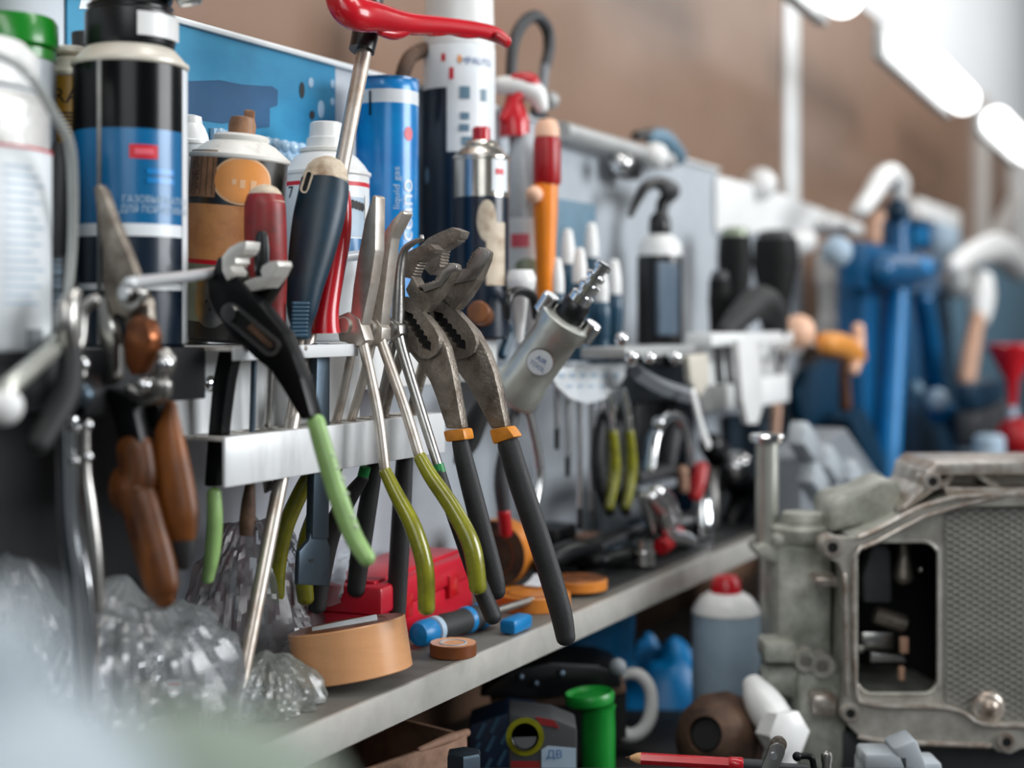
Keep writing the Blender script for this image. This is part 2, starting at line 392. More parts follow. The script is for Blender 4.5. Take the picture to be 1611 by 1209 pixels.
# ================================================================ the setting
struct('wall_left', MB().wbox(-2.2, 5.6, .72, .76, -1.2, .63), 'brown_wall')
struct('wall_upper', MB().wbox(-2.2, 5.6, .715, .76, .63, 1.7), 'upper_wall')
for i, (px, w_, m, pr) in enumerate(((1256, .085, 'white_paint', .006), (1544, .10, 'post_grey', .03), (1606, .30, 'white_paint', .05))):
    s0 = sof(px, .705); struct('trim_%d' % (i + 1), MB().wbox(s0 - w_ / 2, s0 + w_ / 2, .72 - pr, .722, -.4, .63, .002), m)
a_, b2_ = Pd(1560, 365, .71), Pd(1606, 285, .71)
struct('trim_4', MB().tube([a_ - Z * .02, b2_], .028, seg=4, sub=1, cap='flat'), 'post_grey')
# back board of the bench
s_l, s_r = -1.6, sof(1128, .65)
bd = MB().wbox(s_l, s_r, .65, .655, -.262, .2)
struct('wall_board', bd, 'board')
struct('trim_5', MB().wbox(s_l, s_r, .645, .659, .2, .2045, .001), 'board_edge')
struct('wall_board_far', MB().wbox(s_r + .004, sof(1262, .65), .65, .655, -.262, .17), 'board')
T = Thing('wall_shelf', 'long grey shelf under the tool racks, cluttered with tape rolls and bags', 'shelf', W(.6, .57, -.257))
T.part('shelf_board', MB().wbox(-1.6, 1.528, .492, .65, -.257, -.2352, .0008), 'shelf_top')
T.part('front_edge', MB().wbox(-1.6, 1.528, .488, .4925, -.2575, -.235, .001), 'shelf_edge', label='pale metal front edge')
for s0 in (.05, 1.35): T.part('bracket', MB().prism([W(s0, .65, -.258), W(s0, .56, -.258), W(s0, .65, -.36)], D * .004), 'shelf_edge')
solo('workbench', 'dark stained workbench top carrying the gearbox and the spray can with red cap', 'workbench', MB().wbox(-.9, 5.6, -.45, .712, -.43, -.40, .002), 'bench')

# ================================================================ rack and can ledge
TZ = -.0155                                              # level the cans stand on
T = Thing('can_ledge', 'long white metal ledge behind the pliers, carrying the row of spray cans', 'ledge', W(.7, .65, TZ))
lx0, lx1 = -.3, sof(775, .57)
T.part('ledge_plate', MB().wbox(lx0, lx1, .568, .6495, TZ - .003, TZ), 'white_paint')
T.part('wide_end', MB().wbox(lx0, sof(276, .566), .545, .568, TZ - .003, TZ), 'dark_sheet', label='dark wider left end')
T.part('front_lip', MB().wbox(sof(277, .566), lx1, .566, .569, TZ - .034, TZ, .0008), 'white_paint')
T.part('dark_lip', MB().wbox(lx0, sof(276, .566), .543, .546, TZ - .030, TZ, .0008), 'dark_sheet', label='dark left stretch of the lip')
T.part('rail_tube', MB().tube([Pd(-40, 668, .50), Pd(5, 618, .49), Pd(48, 580, .50), Pd(88, 545, .53), Pd(100, 520, .57)], .0045, sub=5), 'tool_silver', label='grey tube at the ledge end')
T.part('end_cap', MB().ball(Pd(6, 640, .49), .0085), 'white_plastic')

rs0, rs1, ru1 = sof(350, .53), sof(697, .53), sof(557, .525)
T = Thing('tool_rack', 'white sheet metal tool rack holding pliers and screwdrivers, with slotted lower bar', 'tool rack', W(rs0, .565, -.0965))
T.part('back_plate', MB().wbox(rs0 - .004, rs1 - .06, .5625, .565, -.0695, TZ - .0005), 'rack_white')
# upper plate with holes for the screwdriver shafts
up = MB(); holes = []
for px, dd, r in ((399, .540, .005), (429, .540, .0065), (472, .538, .0065), (487, .5476, .0085), (508, .537, .010)):
    c = W(sof(px, dd), dd, TZ); holes.append([c + D * r * math.cos(t * .524) + N * r * math.sin(t * .524) for t in range(12)])
T.part('upper_plate', up.plate([W(rs0, .5225, TZ), W(ru1, .5225, TZ), W(ru1, .5645, TZ), W(rs0, .5645, TZ)], holes, -Z * .0022, ctr=False), 'rack_dirty')
T.part('upper_lip', MB().wbox(rs0, ru1, .5215, .5232, TZ - .0078, TZ + .0002, .0005), 'rack_white')
# lower bar: top plate with slots, front face, open below
slots = [sof(p, .547) for p in (343, 399, 421, 450, 500, 520, 545, 572, 597, 622)]
tp = MB(); Zb = -.0678
tp.wbox(rs0, rs1, .530, .537, Zb - .002, Zb); tp.wbox(rs0, rs1, .558, .5625, Zb - .002, Zb)
e = rs0
for q in slots + [None]:
    a, b = (q - .0065, q + .0065) if q is not None else (rs1, rs1)
    if a - e > .0008: tp.wbox(e, a, .537, .558, Zb - .002, Zb)
    e = max(e, b)
T.part('slotted_top', tp, 'rack_dirty')
T.part('front_bar', MB().wbox(rs0, rs1, .528, .5305, -.0965, Zb + .0003, .0009), 'rack_white')
T.part('end_plate', MB().wbox(rs1 - .0015, rs1, .5305, .5625, -.0965, Zb - .002), 'rack_white')
T.part('screw', MB().ball(Pd(331, 604, .562), .0052, axis=N, sq=.5), 'chrome', label='round head of the fixing screw')
T.part('rivet', MB().ball(Pd(481, 548, .5215), .0016, axis=N, sq=.4), 'steel_dark')

# ================================================================ cans on the ledge
def facing(pos): return Matrix.Rotation(math.atan2(-pos.x, pos.y), 3, 'Z')
def can_thing(label, px, d, group=None, name='spray_can', tilt=None, z=TZ, catn='can'):
    b = Pd(px, 504, d); b.z = z; r = facing(b)
    if tilt is not None: r = r @ tilt
    return Thing(name, label, catn, b, group, r, True), b.y
def zz(py, Y): return (HY - py) / F * Y - TZ              # pixel row -> height above the ledge
def body(T, Rr, hs, mats, shoulder, neckr, dome_mat, rim=True, rimmat='cream'):
    """hs: band limits from 0 up (heights); shoulder: height of the dome"""
    pr = [(Rr - .002, 0), (Rr, .002)] + [(Rr, h) for h in hs[1:]]
    b = T.part('body', MB().lathe(pr, seg=56, mis=[0] + list(range(len(hs) - 1))), mats)
    H = hs[-1]
    T.part('shoulder', MB().lathe([(Rr + .0004, H - .001), (Rr + .0013, H), (Rr + .0013, H + .0018), (Rr - .0006, H + .003),
                                    (Rr - (Rr - neckr) * .25, H + shoulder * .45), (Rr - (Rr - neckr) * .62, H + shoulder * .8), (neckr, H + shoulder)], seg=56), dome_mat)
    return b
GRP = 'cans and bottles on the ledge'
# blue and black gas can with a burner head
T, Y = can_thing('tall black and blue gas can with white stripe and black burner head', 205, .580, name='gas_can')
Rr = 87 * Y / F; g = lambda y: zz(y, Y)
B = body(T, Rr, [0, g(458), g(448), g(376), g(357), g(212), g(107)], ['can_navy', 'label_white', 'can_navy', 'label_white', 'can_blue', 'black_gloss'], .012, .022, 'cream')
T.part('seam', MB().cyl_rect(Rr, R_(-34), R_(-29), .002, g(108), 4), 'steel', B, label='silver weld seam')
lab = MB()
text_cyl(lab, 'ГАЗОВЫЙ БАЛЛОН', .0056, Rr, R_(33), g(321), sx=.86); text_cyl(lab, 'ДЛЯ ПОРТАТИВНЫХ', .0056, Rr, R_(33), g(336), sx=.84)
T.part('lettering', lab, 'label_pale', B)
T.part('side_panel', MB().cyl_rect(Rr, R_(63), R_(100), .002, g(112), 8, th=.0004), 'label_white', B, label='white panel down the right side')
T.part('logo', MB().cyl_rect(Rr, R_(-1), R_(28), g(258), g(237)), 'label_red', B)
T.part('logo_letters', MB().cyl_rect(Rr, R_(4), R_(23), g(252), g(243), th=.0006), 'label_pink', B)
t2 = MB()
for yy in (277, 291): t2.cyl_rect(Rr, R_(16), R_(48), g(yy + 4), g(yy - 4), th=.0006)
T.part('emblem', t2, 'can_bright', B)
h0 = g(107) + .0135
T.part('valve_collar', MB().lathe([(.0245, h0 - .003), (.0255, h0), (.0255, h0 + .017), (.0235, h0 + .019), (.0235, h0 + .020), (.0245, h0 + .021), (.021, h0 + .024)], seg=40), 'black_plastic')
kp = V((.012, -.026, h0 + .0065))
T.part('locking_ring', MB().cyl_rect(.0262, R_(8), R_(78), h0 + .001, h0 + .0145, 12, th=.0016).cyl_rect(.0262, R_(8), R_(78), h0 + .001, h0 + .0145, 12, th=.0004), 'white_plastic', label='ribbed white ring segment')
hb = h0 + .0225
T.part('burner_body', MB().box((.002, .002, hb + .018), (.046, .034, .034), bev=.006).rod((.0, 0, hb + .03), (.0, 0, hb + .06), .014), 'black_plastic')
T.part('valve_knob', MB().lathe([(.006, 0), (.0105, .002), (.011, .004), (.011, .013), (.009, .015)], (.024, -.008, hb + .0095), (1, -.25, .18), 36, rib=.05), 'steel_bright', label='ribbed silver valve knob')

# brown and black can, leaning
tl = Matrix.Rotation(R_(4), 3, 'Y') @ Matrix.Rotation(R_(3), 3, 'X')
T, Y = can_thing('dented black and orange spray can leaning to one side, nozzle caked brown', 357, .590, tilt=tl, z=TZ + .0025)
Rr = 75 * Y / F; g = lambda y: zz(y, Y)
B = body(T, Rr, [0, g(512), g(424), g(417), g(332), g(258)], ['can_black', 'disc_green', 'label_red', 'can_orange', 'can_black'], .012, .0165, 'white_dirty')
T.part('oval_rim', MB().cyl_oval(Rr, R_(5), g(294), .62, .0150), 'oval_rim', B)
T.part('oval_badge', MB().cyl_oval(Rr, R_(5), g(294), .57, .0135, th=.0006), 'oval_orange', B)
ls = MB()
for a, t in ((-7, 0), (2, 1), (14, 2)):
    ls.cyl_rect(Rr, R_(a), R_(a + 5 + t), g(300) - .002 * t, g(292), 4, th=.0008)
T.part('badge_mark', ls, 'oval_rim', B)
T.part('text_panel', MB().cyl_rect(Rr, R_(-74), R_(-26), g(322), g(250), th=.0004), 'kraft_label', B)
tx = MB()
for i, a in enumerate((-66, -57, -48, -39, -31)): tx.cyl_rect(Rr, R_(a), R_(a + .9), g(318), g(254), 1, th=.0006)
text_cyl(tx, 'COLOR 400 ml', .0042, Rr, R_(-61.5), g(286), vert=True); text_cyl(tx, 'ACRYLIC', .0042, Rr, R_(-52.5), g(290), vert=True)
T.part('lettering', tx, 'ink', B)
dc = MB().cyl_oval(Rr, R_(-21), g(475), .40, .0185, th=.0004)
T.part('brake_disc_picture', dc, 'steel', B); 
T.part('hub_picture', MB().cyl_oval(Rr, R_(-10), g(477), .15, .0066, th=.0008), 'dark_grey', B)
hp = MB()
for a, y in ((-24, 462), (-27, 480), (-22, 492)): hp.cyl_oval(Rr, R_(a), g(y), .022, .0011, th=.0008)
T.part('bolt_holes', hp, 'ink', B)
H = g(258)
T.part('valve_ring', MB().lathe([(.0168, H + .011), (.0178, H + .0125), (.0178, H + .0145), (.0155, H + .016), (.012, H + .0165)], seg=36), 'white_dirty')
T.part('nozzle', MB().lathe([(.0085, H + .016), (.0088, H + .022), (.0075, H + .027), (.003, H + .028)], seg=20).box((.004, .002, H + .028), (.007, .006, .009), bev=.0015), 'kraft_label', label='nozzle caked with brown paint')

# white can
T, Y = can_thing('white spray can with thin red line and white nozzle, behind the blue screwdriver', 513, .606)
Rr = 68 * Y / F; g = lambda y: zz(y, Y)
B = body(T, Rr, [0, g(430), g(296.5), g(290), g(277)], ['label_white', 'label_white', 'label_red', 'white_plastic'], .017, .017, 'white_plastic')
T.part('picture', MB().cyl_rect(Rr, R_(28), R_(58), g(375), g(314)), 'label_pale', B)
ch = MB()
for i in range(5): ch.cyl_oval(Rr, R_(30 + 6 * i), g(324 + 1.2 * i), .075, .0032, th=.0006)
T.part('chain_picture', ch, 'ink', B)
T.part('blue_wedge', MB().cyl_rect(Rr, R_(24), R_(60), g(398), g(378), th=.0006), 'can_blue', B)
T.part('edge_strip', MB().cyl_rect(Rr, R_(60), R_(66), g(420), g(310), th=.0006), 'white_plastic', B)
tx = MB(); text_cyl(tx, '7', .012, Rr, R_(-52), g(308)); T.part('lettering', tx, 'ink', B)
H = g(277) + .017
T.part('valve_ring', MB().lathe([(.0172, H - .001), (.0192, H), (.0192, H + .002), (.017, H + .003), (.015, H + .003)], seg=36), 'white_dirty')
T.part('nozzle', MB().lathe([(.0145, H + .003), (.0142, H + .010), (.0125, H + .011), (.0118, H + .021), (.0105, H + .022)], seg=28), 'white_plastic')

# slim blue can
T, Y = can_thing('slim bright blue can with white band near its top', 609, .606)
Rr = 49.5 * Y / F; g = lambda y: zz(y, Y)
B = T.part('body', MB().lathe([(Rr - .002, 0), (Rr, .002), (Rr, g(168)), (Rr, g(147)), (Rr, g(131)), (Rr - .0015, g(127))], seg=48, mis=[0, 0, 1, 0, 0]), ['can_bright', 'label_white'])
T.part('lid', MB().lathe([(Rr - .0012, g(131)), (Rr + .0004, g(130)), (Rr + .0004, g(126.5)), (Rr - .003, g(125))], seg=48), 'can_blue')
tx = MB(); text_cyl(tx, 'oceano', .017, Rr, R_(38), g(345), vert=True, sx=1.2); T.part('lettering', tx, 'label_white', B)
tx = MB(); text_cyl(tx, 'liquid gas', .0075, Rr, R_(17), g(300), vert=True, sx=1.2); T.part('small_lettering', tx, 'label_pale', B)
T.part('badge', MB().cyl_oval(Rr, R_(42), g(215), .17, .0055), 'label_pink', B)
T.part('drip', MB().cyl_rect(Rr, R_(-34), R_(-29), g(188), g(150), 2, th=.0005), 'can_navy', B)

# big white and navy can
T, Y = can_thing('tall white and navy can with white cap, behind the red hook handle', 722, .6165)
Rr = 57 * Y / F; g = lambda y: zz(y, Y)
B = T.part('body', MB().lathe([(Rr - .002, 0), (Rr, .002), (Rr, g(245)), (Rr, g(146)), (Rr, g(80)), (Rr - .001, g(76))], seg=56, mis=[0, 0, 1, 1, 1]), ['can_navy', 'label_white'])
T.part('cap', MB().lathe([(Rr - .0018, g(79)), (Rr - .0004, g(76)), (Rr - .0018, g(-2)), (Rr - .005, g(-8)), (.004, g(-9))], seg=56), 'white_plastic')
T.part('side_panel', MB().cyl_rect(Rr, R_(-92), R_(-19), .002, g(146), 14, th=.0004), 'can_navy', B)
T.part('emblem', MB().cyl_rect(Rr, R_(-28), R_(-21), g(106), g(94), 3, th=.0006).cyl_rect(Rr, R_(-15), R_(-8), g(134), g(116), 3, th=.0006), 'label_red', B)
T.part('emblem_tip', MB().cyl_oval(Rr, R_(1), g(103), .06, .0035, th=.0006), 'oval_orange', B)
tx = MB(); text_cyl(tx, 'MPAUTO', .0085, Rr, R_(31), g(106), sx=.95); T.part('lettering', tx, 'ink_blue', B)
bx = MB()
for y0, y1, a0, a1 in ((145, 164, 1, 17), (147, 166, 36, 47), (185, 196, 2, 16), (203, 214, 0, 16), (222, 236, 4, 60)): bx.cyl_rect(Rr, R_(a0), R_(a1), g(y1), g(y0), 6, th=.0006)
T.part('print_blocks', bx, 'grey_blue', B)
T.part('spot', MB().cyl_oval(Rr, R_(-58), g(280), .1, .007, th=.0008), 'grey_blue', B)

# silver and navy can in front
T, Y = can_thing('small silver and navy spray can with red nozzle', 757, .575)
Rr = 44 * Y / F; g = lambda y: zz(y, Y)
B = body(T, Rr, [0, g(312), g(252)], ['can_navy', 'silver_can'], .012, .013, 'silver_can')
T.part('label', MB().cyl_rect(Rr, R_(22), R_(66), g(304), g(250)), 'label_white', B)
T.part('label_mark', MB().cyl_rect(Rr, R_(30), R_(50), g(278), g(269), th=.0006), 'label_red', B)
T.part('pale_figure', MB().cyl_oval(Rr, R_(12), g(350), .36, .017).cyl_rect(Rr, R_(10), R_(55), g(450), g(352), th=.0004), 'cream_dirty', B)
T.part('valve_ring', MB().lathe([(.0135, g(252) + .011), (.0145, g(228)), (.0125, g(223)), (.006, g(222))], seg=30), 'silver_can')
T.part('nozzle', MB().lathe([(.0075, g(223)), (.0075, g(203)), (.006, g(200)), (.001, g(200))], seg=24), 'red_plastic', label='red nozzle')

# trigger sprayer bottle, red and white head
T, Y = can_thing('clear white bottle with red and white trigger head', 826, .606, name='trigger_bottle', catn='bottle')
g = lambda y: zz(y, Y); k = Y / F
B = T.part('bottle', MB().lathe([(.015, 0), (36 * k, .004), (36 * k, g(360)), (34 * k, g(310)), (30 * k, g(250)), (20 * k, g(222)), (17 * k, g(212))], seg=36), 'clear_grey')
T.part('label', MB().cyl_rect(36 * k, R_(-55), R_(50), g(425), g(345)), 'label_white', B)
T.part('red_patch', MB().cyl_rect(36 * k, R_(-36), R_(10), g(391), g(370), th=.0008), 'label_pink', B)
T.part('green_patch', MB().cyl_oval(36 * k, R_(5), g(420), .5, .007, th=.0008), 'disc_green', B)
T.part('collar', MB().lathe([(24 * k, g(216)), (24 * k, g(190)), (20 * k, g(178)), (12 * k, g(150))], (-.010, 0, 0), seg=28, rib=.02), 'red_plastic')
T.part('trigger', MB().tube([V((-.004, -.004, g(150))), V((-.012, -.008, g(165))), V((-.020, -.010, g(190)))], .005), 'red_plastic')
T.part('spray_head', MB().tube([V((-.024, 0, g(134))), V((-.004, 0, g(137))), V((.010, 0, g(148))), V((.016, 0, g(170)))], [.008, .0105, .010, .006], asp=1.0), 'white_plastic', label='white curved spray head')
T.part('top_cover', MB().tube([V((-.010, -.002, g(126))), V((.004, -.002, g(129))), V((.011, -.002, g(141)))], [.006, .0085, .005]), 'red_plastic', label='red cover on the head')

# orange bottle with red nozzle cap
T, Y = can_thing('orange tube bottle with red and peach cap', 858, .575, name='tube_bottle', catn='bottle')
g = lambda y: zz(y, Y); k = Y / F
T.part('tube', MB().lathe([(8 * k, 0), (13 * k, .004), (15 * k, g(420)), (19 * k, g(330)), (20 * k, g(290))], seg=28), 'spray_orange')
T.part('cap', MB().lathe([(20 * k, g(291)), (22 * k, g(286)), (21.5 * k, g(225)), (19 * k, g(215))], (.0015, 0, 0), seg=28), 'red_deep', label='red cap')
T.part('cap_tip', MB().lathe([(20 * k, g(216)), (19 * k, g(200)), (13 * k, g(189)), (2 * k, g(187))], (.0015, 0, 0), seg=28), 'peach')
T.part('spout', MB().ball((-.010, -.012, g(308)), .008), 'peach')

# white canister at the far left
T, Y = can_thing('large white labelled canister at the frame edge, with screw lid and foil band', -62, .586, name='canister', catn='canister')
Rr = 137 * Y / F; g = lambda y: zz(y, Y); k = Y / F
B = T.part('body', MB().lathe([(Rr - .002, 0), (Rr, .003), (Rr, g(238)), (Rr - .001, g(232)), (Rr - .001, g(168)), (Rr - .006, g(150)), (Rr - .012, g(140))], seg=64, mis=[0, 0, 1, 1, 1, 0]), ['label_white', 'foil'])
T.part('lid', MB().lathe([(Rr - .007, g(142)), (Rr - .006, g(138)), (Rr - .007, g(85)), (Rr - .013, g(66)), (.004, g(60))], seg=64), 'white_plastic')
T.part('red_line', MB().cyl_rect(Rr, R_(5), R_(90), g(241), g(237)), 'label_red', B)
ln = MB()
for i in range(17): ln.cyl_rect(Rr, R_(26), R_(48 + 14 * ((i * 7) % 5) / 4), g(272 + i * 13), g(268 + i * 13), 6)
T.part('small_print', ln, 'label_pale', B)
T.part('print_block', MB().cyl_rect(Rr, R_(43), R_(60), g(545), g(518)), 'ink_grey', B)

# green capped bottle and yellow can behind
T, Y = can_thing('grey translucent bottle with ribbed green screw cap', 18, .6235, name='bottle', catn='bottle')
g = lambda y: zz(y, Y); k = Y / F
T.part('bottle_body', MB().lathe([(62 * k, 0), (68 * k, .004), (68 * k, g(150)), (68 * k, g(115)), (66 * k, g(98)), (58 * k, g(92))], seg=40), 'clear_grey')
T.part('screw_cap', MB().lathe([(68 * k, g(78)), (71 * k, g(74)), (70 * k, g(38)), (65 * k, g(30)), (3 * k, g(26))], seg=80, rib=.006), 'green_cap', label='ribbed green screw cap')
T.part('cap_ring', MB().lathe([(60 * k, g(99)), (68 * k, g(97)), (68 * k, g(81)), (62 * k, g(79))], seg=40), 'green_cap')
T, Y = can_thing('yellow spray can with black lettering, half hidden behind the gas can', 112, .630)
g = lambda y: zz(y, Y); k = Y / F; Rr = 47 * k
B = body(T, Rr, [0, g(124)], ['yellow_can'], .013, 22 * k, 'cream')
tx = MB(); text_cyl(tx, 'BRA', .0125, Rr, R_(-20), g(159)); T.part('lettering', tx, 'ink', B)
tx = MB()
for i in range(6): tx.cyl_rect(Rr, R_(-24), R_(6), g(186 + i * 6), g(183 + i * 6), 4)
T.part('small_print', tx, 'ink', B)
T.part('valve_ring', MB().lathe([(22 * k, g(90)), (36 * k, g(86)), (36 * k, g(80)), (25 * k, g(75))], seg=36), 'cream')
T.part('nozzle', MB().lathe([(20 * k, g(77)), (21 * k, g(52)), (18 * k, g(50))], (.008, 0, 0), seg=24), 'dark_grey')
T, Y = can_thing('small white can between the gas can and the black and orange can', 298, .630)
g = lambda y: zz(y, Y); k = Y / F; Rr = 32 * k
B = body(T, Rr, [0, g(228)], ['label_white'], .014, 20 * k, 'white_plastic')
T.part('cap', MB().lathe([(20 * k, g(203)), (21 * k, g(200)), (19 * k, g(184)), (10 * k, g(181))], seg=28), 'white_plastic')
# dark bottle between canister and gas can
T, Y = can_thing('black bottle with barcode label, tucked behind the canister', 96, .573, name='bottle', catn='bottle')
g = lambda y: zz(y, Y); k = Y / F; Rr = 26 * k
B = T.part('bottle_body', MB().lathe([(Rr - .002, 0), (Rr, .003), (Rr, g(320)), (Rr * .9, g(270)), (Rr * .7, g(240)), (Rr * .5, g(225))], seg=32), 'black_plastic')
T.part('label', MB().cyl_rect(Rr, R_(-30), R_(20), g(520), g(405)), 'dark_grey', B)
bc = MB()
for i in range(14): bc.cyl_rect(Rr, R_(-26), R_(2), g(412 + i * 7.5 + 1.2 * (i % 3)), g(410 + i * 7.5), 3, th=.0006)
T.part('barcode', bc, 'label_pale', B)
# clear hose loop in front of the canister
solo('clear_hose', 'clear plastic hose looping down beside the white canister', 'hose',
     MB().tube([Pd(-30, 80, .52), Pd(10, 92, .515), Pd(48, 120, .51), Pd(82, 175, .515), Pd(108, 222, .52), Pd(115, 290, .53), Pd(113, 400, .545), Pd(100, 520, .55)], .0024, sub=8), 'clear_hose')
# poster, bubble wrap
sa, sb = sof(104, .649), sof(526, .649)
T = Thing('poster', 'blue poster with a dark patch, fixed to the back board behind the cans', 'poster', W((sa + sb) / 2, .649, .1))
pb = T.part('sheet', MB().wbox(sa, sb, .6478, .6496, .085, .1995, .0004), 'poster_blue')
q = lambda x, y: Pd(x, y, .6476)
T.part('dark_patch', MB().prism([q(290, 128), q(345, 126), q(380, 133), q(428, 136), q(437, 142), q(436, 166), q(424, 170), q(424, 200), q(402, 202), q(396, 190), q(350, 194), q(290, 186)], N * .0006), 'poster_dark', pb)
sp = MB()
for x, y, a, b in ((475, 142, 4, 13), (491, 181, 4, 7)): sp.prism([q(x + a * math.cos(t), y + b * math.sin(t)) for t in [i * .52 for i in range(12)]], N * .0006)
T.part('dark_spot', sp, 'ink', pb)
sp = MB()
for x, y, a, b in ((505, 172, 5, 14), (489, 130, 4, 8), (523, 132, 3, 7), (523, 160, 3, 6)): sp.prism([q(x + a * math.cos(t), y + b * math.sin(t)) for t in [i * .52 for i in range(12)]], N * .0006)
T.part('pale_spot', sp, 'bubble', pb)
wc = MB().prism([q(128, -4), q(172, -4), q(160, 14), q(124, 14)], N * .0006)
T.part('white_print', wc, 'label_white', pb)
bw = MB().wbox(sof(335, .645), sof(545, .645), .6440, .6474, .055, .1335)
for r in range(8):
    for c in range(26):
        s0 = sof(338, .645) + .0105 * c + (.005 if r % 2 else 0)
        if s0 < sof(543, .645): bw.ball(W(s0, .6438, .061 + .0098 * r), .0049, axis=N, sq=.75, seg=10)
solo('bubble_wrap', 'strip of pale blue bubble wrap against the board below the poster', 'bubble wrap', bw, 'bubble')

# ================================================================ hand tools on the rack
c6 = crop(260, 280, .3474); cw = crop(620, 340, .298); c2 = crop(260, 640, .3474)
def on(s, pts): return [Ps(x, y, s) for x, y in pts]
def px2m(py_w, s, px): return py_w * (s / (CT + ST * (px - CX) / F)) / F    # pixel width -> metres on the plier's plane
def ptube(mb, s, pts, rpx, **k):
    """tube through pixels on the plane s; radii in pixels"""
    P3 = on(s, pts); rr = rpx if isinstance(rpx, (list, tuple)) else [rpx] * len(pts)
    return mb.tube(P3, [r * p.y / F for r, p in zip(rr, P3)], **k)
PG = 'pliers hanging on the tool rack'

def needle(name, label, s, jaw, joint, pivot, front, rfront, fsleeve, rs, back, rback, bsleeve, rbs, jm, sm, jth=.011, band=None, group=PG):
    T = Thing(name, label, 'pliers', Ps(pivot[0], pivot[1], s), group)
    j = MB()
    if jaw: j.prism(on(s, jaw), D * jth, bev=.0012)
    T.part('jaw', j, jm)
    jt = MB(); jt.prism(on(s - .001, joint), D * .011, bev=.0012)
    T.part('joint', jt, jm)
    a = Ps(pivot[0], pivot[1], s); T.part('pivot', MB().rod(a - D * .0085, a + D * .0055, .0058, 24), jm)
    for (hp, hr, sp, sr, nm) in ((front, rfront, fsleeve, rs, 'front'), (back, rback, bsleeve, rbs, 'back')):
        off = -.002 if nm == 'front' else .002
        h = T.part('handle', ptube(MB(), s + off, hp, hr, seg=14, up=D, asp=1.15), jm)
        T.part('grip', ptube(MB(), s + off, sp, sr, seg=18, sub=8, up=D, asp=1.05), sm, h, label='dipped plastic grip')
        if band and nm in band: T.part('band', ptube(MB(), s + off, band[nm], rs[0] * 1.02, cap='flat'), 'green_band', h, label='green band')
    return T
# A: straight long-nose, olive grips
needle('long_nose_pliers', 'straight long-nose pliers with olive grips, leftmost olive pair on the rack', .774,
       c6((958, 84), (968, 80), (977, 88), (973, 330), (950, 480), (925, 600), (912, 668), (888, 660), (860, 612), (872, 500), (890, 380), (925, 190)),
       c6((805, 625), (850, 606), (898, 640), (928, 735), (912, 758), (868, 765), (838, 745), (808, 740), (798, 680)), (551, 512),
       [(571, 540), (583, 593), (596, 660), (606, 742)], 8.2, [(606, 742), (622, 775), (650, 830), (668, 890), (671, 958)], [10, 11.5, 13.5, 14, 13.5],
       [(556, 540), (545, 595), (530, 660), (512, 715)], 7, [(500, 728), (478, 765), (449, 830), (436, 890), (434, 938)], [10, 12.5, 13.5, 14, 13.5], 'steel_warm', 'olive')
# B: bent nose
needle('bent_nose_pliers', 'bent long-nose pliers with olive grips, to the right of the straight pair', .792,
       c6((1085, 152), (1098, 150), (1103, 165), (1072, 225), (1045, 275), (1028, 400), (1005, 590), (998, 668), (968, 668), (938, 645), (945, 560), (970, 430), (972, 345), (1000, 262), (1050, 190)),
       c6((930, 640), (975, 640), (1003, 680), (1000, 735), (975, 765), (945, 750), (932, 700)), (589, 516),
       [(597, 528), (608, 560), (636, 640), (660, 718)], 8.2, [(661, 720), (678, 750), (712, 800), (742, 860), (752, 925)], [10.5, 12, 13.5, 14.5, 14],
       [(586, 535), (572, 595), (553, 660), (538, 712)], 7, [(530, 735), (508, 780), (484, 845), (478, 900), (481, 943)], [10, 12, 13.5, 14, 13], 'steel_warm', 'olive')
# C: hooked circlip pliers
T = needle('hooked_pliers', 'steel pliers with right-angle hooked tips and black grips with a green band', .8125, None,
           c6((1000, 640), (1040, 632), (1080, 665), (1085, 710), (1060, 745), (1020, 735), (1000, 700)), (622, 518),
           [(626, 524), (636, 562), (660, 640), (690, 735)], [9, 8.5, 8, 7.5], [(692, 742), (706, 790), (728, 850), (752, 915), (776, 972)], [9, 10.5, 12, 13.5, 13.5],
           [(618, 540), (606, 600), (591, 660), (577, 725)], 6.5, [(572, 752), (545, 790), (520, 840), (505, 905), (499, 955)], [9, 14, 16, 16, 14], 'steel', 'black_rubber',
           band={'front': [(689, 731), (693, 745)], 'back': [(575, 735), (571, 750)]})
T.part('hooked_tip', ptube(MB(), .8125, [(663, 370), (663, 377), (652, 381), (636, 394), (629, 425), (627, 470), (625, 515)], [3, 4, 4.5, 6, 8, 9.5, 10], up=D, asp=1.25, cap='flat'), 'steel')

